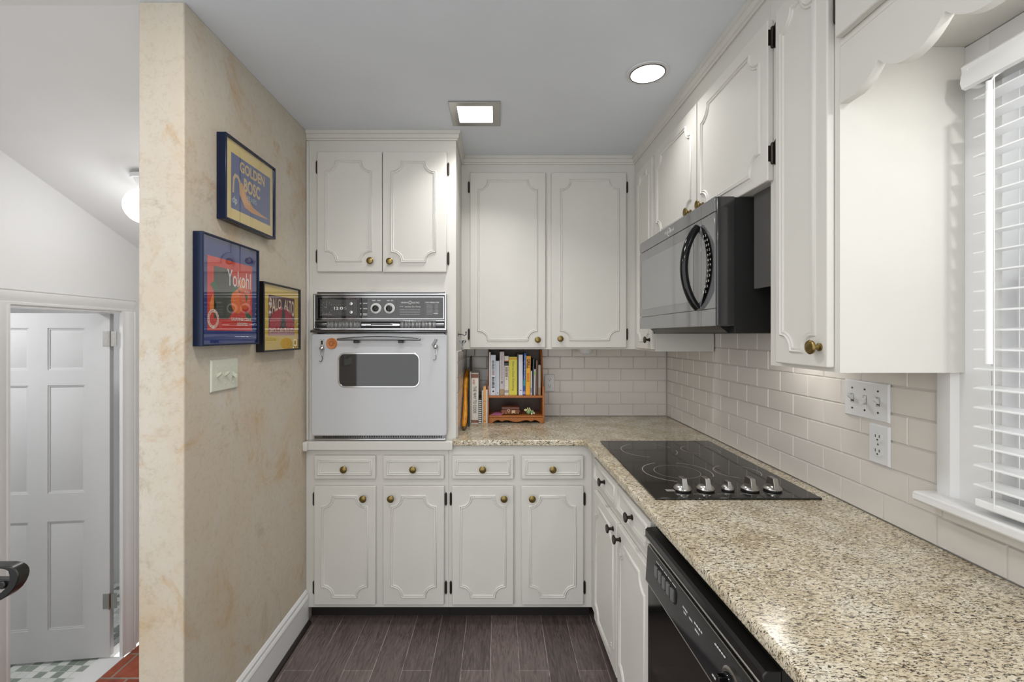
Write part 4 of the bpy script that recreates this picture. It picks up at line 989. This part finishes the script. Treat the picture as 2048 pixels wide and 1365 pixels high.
# topmost: pears
t = picture('dark blue framed pear label with GOLDEN BOSC lettering, topmost on the plaster wall', 1.548, 1.895, 1.822, 2.116, 0.008, (224, 200, 128), 'frameblue')
pr = pr_box(t, 0.047, 0.318, 0.050, 0.244, (62, 80, 136))
def slab(u, w): return u, w
lettering('GOLDEN', 0.098, 0.272, 0.193, 0.233, D3, cmat((206, 178, 122)), pr, bold=0.035)
lettering('BOSC', 0.124, 0.238, 0.130, 0.180, D3, cmat((206, 178, 122)), pr, bold=0.035)
lettering('PEARS', 0.148, 0.212, 0.103, 0.122, D3, cmat((150, 176, 184)), pr, bold=0.01)
shape(pr, [(0.052, 0.105), (0.056, 0.160), (0.068, 0.176), (0.088, 0.176), (0.104, 0.160), (0.106, 0.108), (0.097, 0.112), (0.094, 0.150), (0.084, 0.164), (0.072, 0.164), (0.065, 0.152), (0.062, 0.106)], (196, 172, 128), D2)
shape(pr, [(0.100, 0.108), (0.100, 0.150), (0.110, 0.158), (0.126, 0.146), (0.150, 0.112), (0.190, 0.088), (0.250, 0.078), (0.312, 0.072), (0.250, 0.068), (0.180, 0.066), (0.130, 0.074)], (206, 146, 88), D1)
shape(pr, [(0.112, 0.096), (0.112, 0.140), (0.132, 0.118), (0.165, 0.090), (0.130, 0.084)], (216, 162, 104), D2)
lettering('dp', 0.052, 0.082, 0.064, 0.094, D3, cmat((190, 196, 200)), pr, bold=0.02)
# oranges
t = picture('blue framed orange label with tall Yokohl lettering, middle of the three pictures', 1.427, 1.765, 1.393, 1.753, 0.006, (30, 52, 122), 'frameblue')
pr = pr_box(t, 0.037, 0.302, 0.050, 0.292, (206, 58, 46))
shape(pr, [(0.07, 0.09), (0.07, 0.262), (0.16, 0.262), (0.19, 0.20), (0.18, 0.12), (0.15, 0.09)], (70, 74, 66), D1)
shape(pr, [(0.05, 0.10), (0.085, 0.13), (0.065, 0.17), (0.048, 0.14)], (230, 130, 44), D1)
for (cx, cz, r, col) in ((0.205, 0.155, 0.044, (232, 116, 34)), (0.252, 0.168, 0.040, (222, 96, 40)), (0.238, 0.205, 0.032, (236, 128, 52))):
    shape(pr, [(cx + r * .9 * math.cos(a), cz + r * math.sin(a)) for a in [2 * PI * i / 24 for i in range(24)]], col, D2 - 0.0001 * (cx > .24))
for lf in ([(0.15, 0.17), (0.19, 0.19), (0.22, 0.21), (0.18, 0.205)], [(0.255, 0.125), (0.295, 0.105), (0.30, 0.09), (0.26, 0.10)], [(0.05, 0.20), (0.075, 0.215), (0.09, 0.19), (0.07, 0.18)], [(0.25, 0.185), (0.262, 0.155), (0.272, 0.18)]):
    shape(pr, lf, (46, 96, 62), D3)
lettering('Yokohl', 0.142, 0.290, 0.205, 0.262, D4, cmat((232, 230, 226)), pr, bold=0.0)
lettering('BRAND', 0.252, 0.285, 0.190, 0.196, D4, cmat((232, 230, 226)), pr)
ce = (0.066, 0.088)
def ringtext():
    m = MB(); m.ringprism([(ce[0] + .030 * math.cos(a), ce[1] + .032 * math.sin(a)) for a in [2 * PI * i / 28 for i in range(28)]], [(ce[0] + .020 * math.cos(a), ce[1] + .022 * math.sin(a)) for a in [2 * PI * i / 28 for i in range(28)]], D2, D2 - .0002)
    return m
P('artwork', ringtext(), cmat((232, 222, 204)), pr, smooth=0)
m = MB(); lettering('CALIFORNIA ORANGES', 0, 1, 0, 1, D3, None, None, mb=m, bold=0.02)
m.v = [(ce[0] + (.0215 + .007 * v[2]) * math.sin((v[0] - .5) * 5.9) * 1.0, v[1], ce[1] + (.0235 + .007 * v[2]) * math.cos((v[0] - .5) * 5.9)) for v in m.v]
P('lettering', m, cmat((190, 52, 42)), pr, smooth=0)
lettering('CALIFORNIA CITRUS', 0.165, 0.292, 0.086, 0.097, D4, cmat((236, 222, 206)), pr, bold=0.02)
lettering('ASSOCIATION', 0.200, 0.268, 0.069, 0.080, D4, cmat((236, 222, 206)), pr, bold=0.02)
# palo alto
t = picture('black framed red label with PALO ALTO lettering, nearest the oven cabinet', 1.800, 2.136, 1.360, 1.640, 0.007, (214, 182, 66), 'frameblack')
pr = pr_box(t, 0.055, 0.288, 0.066, 0.232, (92, 44, 44))
cxp, czp, rp = 0.172, 0.085, 0.105
shape(pr, [(0.057, 0.085)] + [(cxp + .115 * math.cos(a), czp + rp * math.sin(a)) for a in [PI - PI * i / 24 for i in range(25)]] + [(0.287, 0.085)], (176, 26, 44), D1)
shape(pr, [(0.055, 0.066), (0.288, 0.066), (0.288, 0.083), (0.055, 0.083)], (190, 138, 146), D1)
shape(pr, [(0.152, 0.098), (0.206, 0.098), (0.198, 0.125), (0.192, 0.170), (0.184, 0.215), (0.180, 0.226), (0.174, 0.214), (0.168, 0.165), (0.160, 0.125)], (38, 50, 42), D2)
w1 = lambda u, w: (u, 1 - (1 - w) * (0.52 + 0.48 * (1 - u) ** 1.6))
w2 = lambda u, w: (u, 1 - (1 - w) * (0.52 + 0.48 * u ** 1.6))
lettering('PALO', 0.060, 0.162, 0.142, 0.221, D3, cmat((232, 206, 178)), pr, bold=0.015, warp=w1)
lettering('ALTO', 0.186, 0.284, 0.142, 0.221, D3, cmat((232, 206, 178)), pr, bold=0.015, warp=w2)
lettering('SANTA CLARA PEAR ASS\'N', 0.058, 0.284, 0.078, 0.098, D3, cmat((232, 206, 178)), pr, bold=0.02)

# ------------------------------------------------------------------ bookshelf and what stands in and beside it
ZCT = 0.9143
t = T('bookshelf', 'small orange-brown wooden bookshelf standing on the granite against the back tiles', 'bookshelf', (0.104, 2.77, ZCT))
def side_poly(x0, x1):
    pts = [(2.672, ZCT), (2.672, 1.120), (2.678, 1.127), (2.70, 1.130), (2.735, 1.150), (2.765, 1.20), (2.785, 1.27), (2.80, 1.325), (2.82, 1.342), (2.878, 1.342), (2.878, ZCT)]
    return MB().prism(pts, x0, x1, 'x')
P('side_panel', side_poly(-0.0630, -0.0560), 'shelfwood', t, bevel=0.0015)
P('side_panel', side_poly(0.256, 0.268), 'shelfwood', t, bevel=0.0015)
P('back_panel', MB().box(-0.056, 0.256, 2.870, 2.878, 0.935, 1.335), 'shelfback', t)
P('shelf', MB().box(-0.056, 0.256, 2.672, 2.870, 1.0607, 1.0727), 'shelfwood', t, bevel=0.0015)
P('shelf', MB().box(-0.056, 0.256, 2.672, 2.870, 0.9465, 0.957), 'shelfwood', t, bevel=0.0015)
W_ = 0.328
sc_ = [(0, ZCT), (0.018, ZCT), (0.024, 0.9215), (0.032, 0.927), (0.045, 0.9325), (0.056, 0.932), (0.066, 0.9275), (0.074, 0.9245), (0.082, 0.928), (0.098, 0.9325), (0.116, 0.930), (0.135, 0.9245), (0.15, 0.9215)]
full = sc_ + [(W_ - 0.012 - a, b) for a, b in sc_[::-1]]
P('scalloped_apron', MB().prism([(-0.054 + a, b) for a, b in full] + [(-0.054 + W_ - 0.012, 0.9465), (-0.054, 0.9465)], 2.664, 2.672, 'y'), 'shelfwood', t, bevel=0.001)

def book(name, label, x0, x1, z0, z1, yf, depth, col, lean=0.0, texts=(), bands=(), spine=True, group='cookbooks on the bookshelf', paper=True):
    w, h = x1 - x0, z1 - z0
    t = T(name, label, 'book', ((x0 + x1) / 2, yf, z0), 0, group, world=False)
    t.rotation_euler = (0, lean, 0)
    m = cmat(col, 0.45); c = min(0.0018, w * 0.22)
    P('cover', MB().box(-w / 2, -w / 2 + c, 0.001, depth, 0, h).box(w / 2 - c, w / 2, 0.001, depth, 0, h).box(-w / 2, w / 2, 0, c, 0, h), m, t, bevel=0.0004)
    if w > 2.6 * c: P('pages', MB().box(-w / 2 + c, w / 2 - c, c, depth - 0.003, 0.002, h - 0.003), 'paper', t)
    for (b0, b1, bc) in bands: P('spine_band', MB().box(-w / 2 - .0002, w / 2 + .0002, -0.0004, 0.0005, h * b0, h * b1), cmat(bc, 0.5), t)
    for (s_, a, b, l0, l1, tc, bold) in texts:
        if isinstance(s_, int):
            q = MB(); marks(-w / 2 + w * a, -w / 2 + w * b, h * l0, h * l1, -0.0007, q, s_, True, int(h * 1000) + s_); P('small_print', q, cmat(tc, 0.5), t, smooth=0); continue
        lettering(s_, -w / 2 + w * a, -w / 2 + w * b, h * l0, h * l1, -0.0007, cmat(tc, 0.5), t, bold=bold, vertical=True)
    return t
zb = 1.0731
def bX(c): return (890 + c / 6.825 - CX) * 2.70 / F_PX
def bZ(c): return EYE - (680 + c / 6.825 - CY) * 2.70 / F_PX
G = (78, 80, 88)
book('book', 'thin white book at the oven end of the bookshelf', bX(602), bX(621), zb, bZ(170), 2.70, 0.150, (224, 220, 228))
bk = book('book', 'white cookbook with grey vertical title and a black triangle at its foot', bX(624), bX(692), zb, bZ(208), 2.70, 0.150, (214, 220, 232), 0, [(9, .25, .75, .64, .86, (110, 112, 122), .02), (5, .25, .75, .50, .62, (176, 130, 130), .02), (9, .25, .75, .18, .45, (70, 70, 80), .03)])
P('triangle_mark', MB().prism([(-0.0075, 0.018), (0.0075, 0.018), (0.0, 0.030)], -0.0008, 0.0002, 'y'), cmat((40, 40, 44)), bk)
book('book', 'short pale blue-white book between the triangle cookbook and the tan spine', bX(695), bX(741), zb, bZ(290), 2.70, 0.14, (206, 214, 224), 0, [(1, .4, .7, .05, .075, (90, 90, 100), 0)])
book('book', 'tan spine book with a pale centre stripe, tallest on the bookshelf', bX(748), bX(806), zb, bZ(160), 2.70, 0.15, (168, 146, 110), 0, [(16, .42, .58, .35, .90, (140, 124, 130), 0), (2, .36, .64, .27, .32, (60, 50, 54), 0)], [(.14, .985, (206, 196, 200))])
book('book', 'cream book with a dark photograph block near its top', bX(810), bX(869), zb, bZ(222), 2.70, 0.15, (222, 216, 206), 0, [(7, .2, .8, .46, .72, (140, 116, 108), 0), (1, .35, .65, .40, .42, (120, 100, 96), 0)], [(.75, .86, (46, 58, 68)), (.83, .885, (190, 120, 96)), (.06, .13, (170, 160, 166))])
book('book', 'thick yellow cookbook reading How to Cook Everything', bX(872), bX(984), zb, bZ(235), 2.70, 0.15, (216, 206, 70), 0, [('How to Cook Everything', .34, .66, .12, .88, (60, 84, 60), .0)], [(.93, .965, (226, 160, 50))])
book('book', 'slim black book between the yellow cookbook and a white one', bX(986), bX(1003), zb, bZ(190), 2.705, 0.14, (36, 40, 50))
book('book', 'white book with small dark mark beside the blue leaning book', bX(1005), bX(1060), zb, bZ(205), 2.70, 0.15, (222, 222, 238), 0, [(2, .3, .7, .11, .13, (60, 60, 70), .02)])
book('book', 'blue leaning book with pale vertical title beside the GRILL book', bX(1063), bX(1095), zb + 0.0006, bZ(183), 2.70, 0.15, (34, 82, 158), 0.028, [('You Can Trust Me to Cook', .25, .8, .38, .95, (196, 214, 232), .01)], [(.22, .37, (60, 150, 160)), (.02, .09, (150, 150, 200))])
book('book', 'orange-yellow GRILL cookbook in the middle of the bookshelf', bX(1100), bX(1160), zb + 0.0008, bZ(222), 2.70, 0.15, (238, 172, 30), 0.020, [('GRILL', .12, .9, .68, .93, (92, 40, 20), .04), (9, .2, .75, .34, .56, (206, 122, 20), .02)], [(.965, .985, (210, 140, 40))])
book('book', 'slim short white booklet beside the GRILL cookbook', bX(1168), bX(1183), zb, bZ(425), 2.70, 0.14, (230, 226, 222), 0.01, [], [(.1, .3, (170, 160, 190))])
book('book', 'slim dark blue-grey book leaning past the white booklet', bX(1188), bX(1206), zb + 0.0004, bZ(262), 2.71, 0.14, (66, 76, 98), 0.035)
book('book', 'short grey-white book next to the brown spine', bX(1213), bX(1234), zb + 0.0002, bZ(403), 2.70, 0.14, (192, 190, 184), 0.015, [], [(.8, .9, (150, 190, 90))])
book('book', 'slim brown book near the outlet end of the bookshelf', bX(1243), bX(1267), zb, bZ(283), 2.71, 0.14, (112, 78, 62))
book('book', 'grey and tan slim book at the outlet end of the bookshelf', bX(1274), bX(1306), zb, bZ(346), 2.70, 0.15, (166, 158, 148), 0, [], [(0, .25, (150, 124, 96))])
# things beside the shelf on the granite
g2 = 'books standing on the counter'
book('book', 'large book reading THE WAY TO COOK standing on the granite', -0.1570, -0.1165, ZCT, 1.2065, 2.655, 0.19, (222, 216, 208), 0, [('THE WAY TO COOK', .28, .72, .20, .74, (70, 60, 58), .01), (5, .2, .5, .78, .87, (206, 140, 130), .0)], [(.905, .985, (132, 88, 72)), (.015, .07, (132, 92, 76))], group=g2)
t = T('spiral_notebook', 'short notebook with black and white banded spiral beside the big cookbook', 'book', (-0.106, 2.64, ZCT))
P('cover', MB().box(-0.1150, -0.0985, 2.650, 2.80, ZCT, 1.058), cmat((40, 40, 44)), t)
cm_ = MB()
for k in range(12): cm_.box(-0.1150, -0.0985, 2.644, 2.651, ZCT + 0.004 + k * 0.0115, ZCT + 0.0095 + k * 0.0115)
P('spiral_binding', cm_, cmat((224, 222, 218)), t)
book('book', 'thin pale grey booklet between the spiral notebook and the orange spine', -0.0968, -0.0890, ZCT, 1.105, 2.66, 0.15, (200, 198, 194), group=g2)
book('book', 'thin orange-tan book standing on the granite against the shelf side', -0.0880, -0.0725, ZCT, 1.128, 2.655, 0.15, (224, 166, 96), 0, [(14, .38, .62, .20, .55, (170, 116, 70), .0)], [(.06, .075, (110, 70, 50)), (.60, .61, (110, 70, 50))], group=g2)
book('book', 'thin white book squeezed against the side of the bookshelf', -0.0718, -0.0636, ZCT, 1.110, 2.66, 0.15, (214, 214, 218), group=g2)
t = tag(P('slate_board', MB().prism([(2.56, ZCT), (2.60, 1.14), (2.68, 1.285), (2.72, 1.300), (2.83, 1.300), (2.84, ZCT)], -0.1690, -0.1626, 'x'), pm('slate', (44, 46, 50), 0.5), bevel=0.002), 'tall dark slate board standing upright beside the big cookbook', 'board')
tag(P('cutting_board', MB().box(-0.1620, -0.1580, 2.60, 2.84, ZCT, 1.215), cmat((196, 190, 178)), bevel=0.0015), 'thin pale cutting board between the slate board and the big cookbook', 'board')
gp_ = []; gr_ = []
for i in range(21):
    u = i / 20; gp_.append((-0.1870 + 0.002 * math.sin(u * 7), 2.475 + 0.26 * u, ZCT + 0.017 + (1.222 - ZCT - 0.02) * u)); gr_.append((0.0132 + 0.0012 * math.sin(u * 9 + .6)) * (0.62 if i in (0, 20) else 0.9 if i in (1, 19) else 1))
t = T('dried_gourd', 'long yellow-orange dried gourd leaning against the tiled flank of the oven cabinet', 'gourd', (-0.1855, 2.48, ZCT))
gm = NT('gourd_skin'); gm.l(gm.ramp(gm.noise(gm.pos(), 22, 5, 0.6), [(0.35, (196, 116, 14)), (0.6, (226, 156, 20)), (0.8, (232, 178, 40))]), gm.b.inputs['Base Color']); gm.b.inputs['Roughness'].default_value = 0.4
P('skin', MB().tube(gp_, gr_, 16), gm.m, t)
P('stalk', MB().tube([(-0.1855, 2.478, ZCT + 0.016), (-0.184, 2.466, ZCT + 0.010), (-0.182, 2.458, ZCT + 0.008)], [0.008, 0.007, 0.006], 10), cmat((110, 84, 40)), t)
# in the lower compartment
zs_ = 0.9572
t = T('trinket_chest', 'small carved brown chest in the lower compartment of the bookshelf', 'box', (0.0705, 2.735, zs_))
P('chest_base', MB().prism([(0.022, zs_ + .004), (0.12, zs_ + .004), (0.128, zs_ + .018), (0.124, zs_ + .030), (0.018, zs_ + .030), (0.013, zs_ + .018)], 2.705, 2.765, 'y'), cmat((120, 66, 40), .4), t, bevel=0.003)
P('lid', MB().prism([(2.705, zs_ + .0305), (2.765, zs_ + .0305), (2.760, zs_ + .043), (2.745, zs_ + .050), (2.725, zs_ + .050), (2.710, zs_ + .043)], 0.018, 0.124, 'x'), cmat((106, 62, 44), .4), t, bevel=0.002)
cl = MB()
for k in range(6): cl.sphere((0.026 + k * .018, 2.7045, zs_ + .008), 0.003, 8, 6)
for k in range(4): cl.cyl((0.028 + k * .03, 2.74, zs_), 0.004, 0.0, 0.006, 'z', 8)
P('bead_trim', cl, cmat((196, 170, 130), .4), t)
P('clasp', MB().tube([(0.060 + .006 * math.cos(a), 2.7035, zs_ + .024 + .008 * math.sin(a)) for a in [2 * PI * i / 16 for i in range(16)]], 0.0018, 6, closed=True).box(0.078, 0.098, 2.7025, 2.706, zs_ + .010, zs_ + .026), cmat((206, 180, 140), .4), t)
t = T('figurine', 'small green and cream animal figurine beside the brown chest in the bookshelf', 'figurine', (0.182, 2.715, zs_))
P('body', MB().sphere((0.178, 2.715, zs_ + .014), 0.014, 16, 10, (1, 1, 1)).sphere((0.200, 2.718, zs_ + .013), 0.011, 14, 10, (1, 1, 1.15)), cmat((132, 166, 118), .35), t)
P('head', MB().sphere((0.160, 2.712, zs_ + .026), 0.0085, 14, 10, (1.2, 1, .9)).tube([(0.168, 2.713, zs_ + .026), (0.174, 2.713, zs_ + .038), (0.171, 2.713, zs_ + .041)], 0.003, 8).tube([(0.178, 2.711, zs_ + .022), (0.183, 2.71, zs_ + .040), (0.190, 2.711, zs_ + .022)], 0.0042, 8), cmat((226, 222, 172), .35), t)
P('paw', MB().sphere((0.196, 2.704, zs_ + .005), 0.005, 10, 8).sphere((0.210, 2.708, zs_ + .008), 0.0052, 10, 8), cmat((238, 232, 208), .35), t)
tag(P('card', MB().add([(-0.046, 2.680, zs_ + .0005), (0.016, 2.676, zs_ + .0005), (0.038, 2.73, zs_ + .0095), (-0.02, 2.735, zs_ + .0095), (-0.046, 2.680, zs_ + .0022), (0.016, 2.676, zs_ + .0022), (0.038, 2.73, zs_ + .0112), (-0.02, 2.735, zs_ + .0112)], [(0, 3, 2, 1), (4, 5, 6, 7), (0, 1, 5, 4), (1, 2, 6, 5), (2, 3, 7, 6), (3, 0, 4, 7)]), cmat((172, 96, 130))), 'pink and purple card lying in the lower compartment of the bookshelf', 'card')

for o in bpy.data.objects:
    if 'w' in o: del o['w']
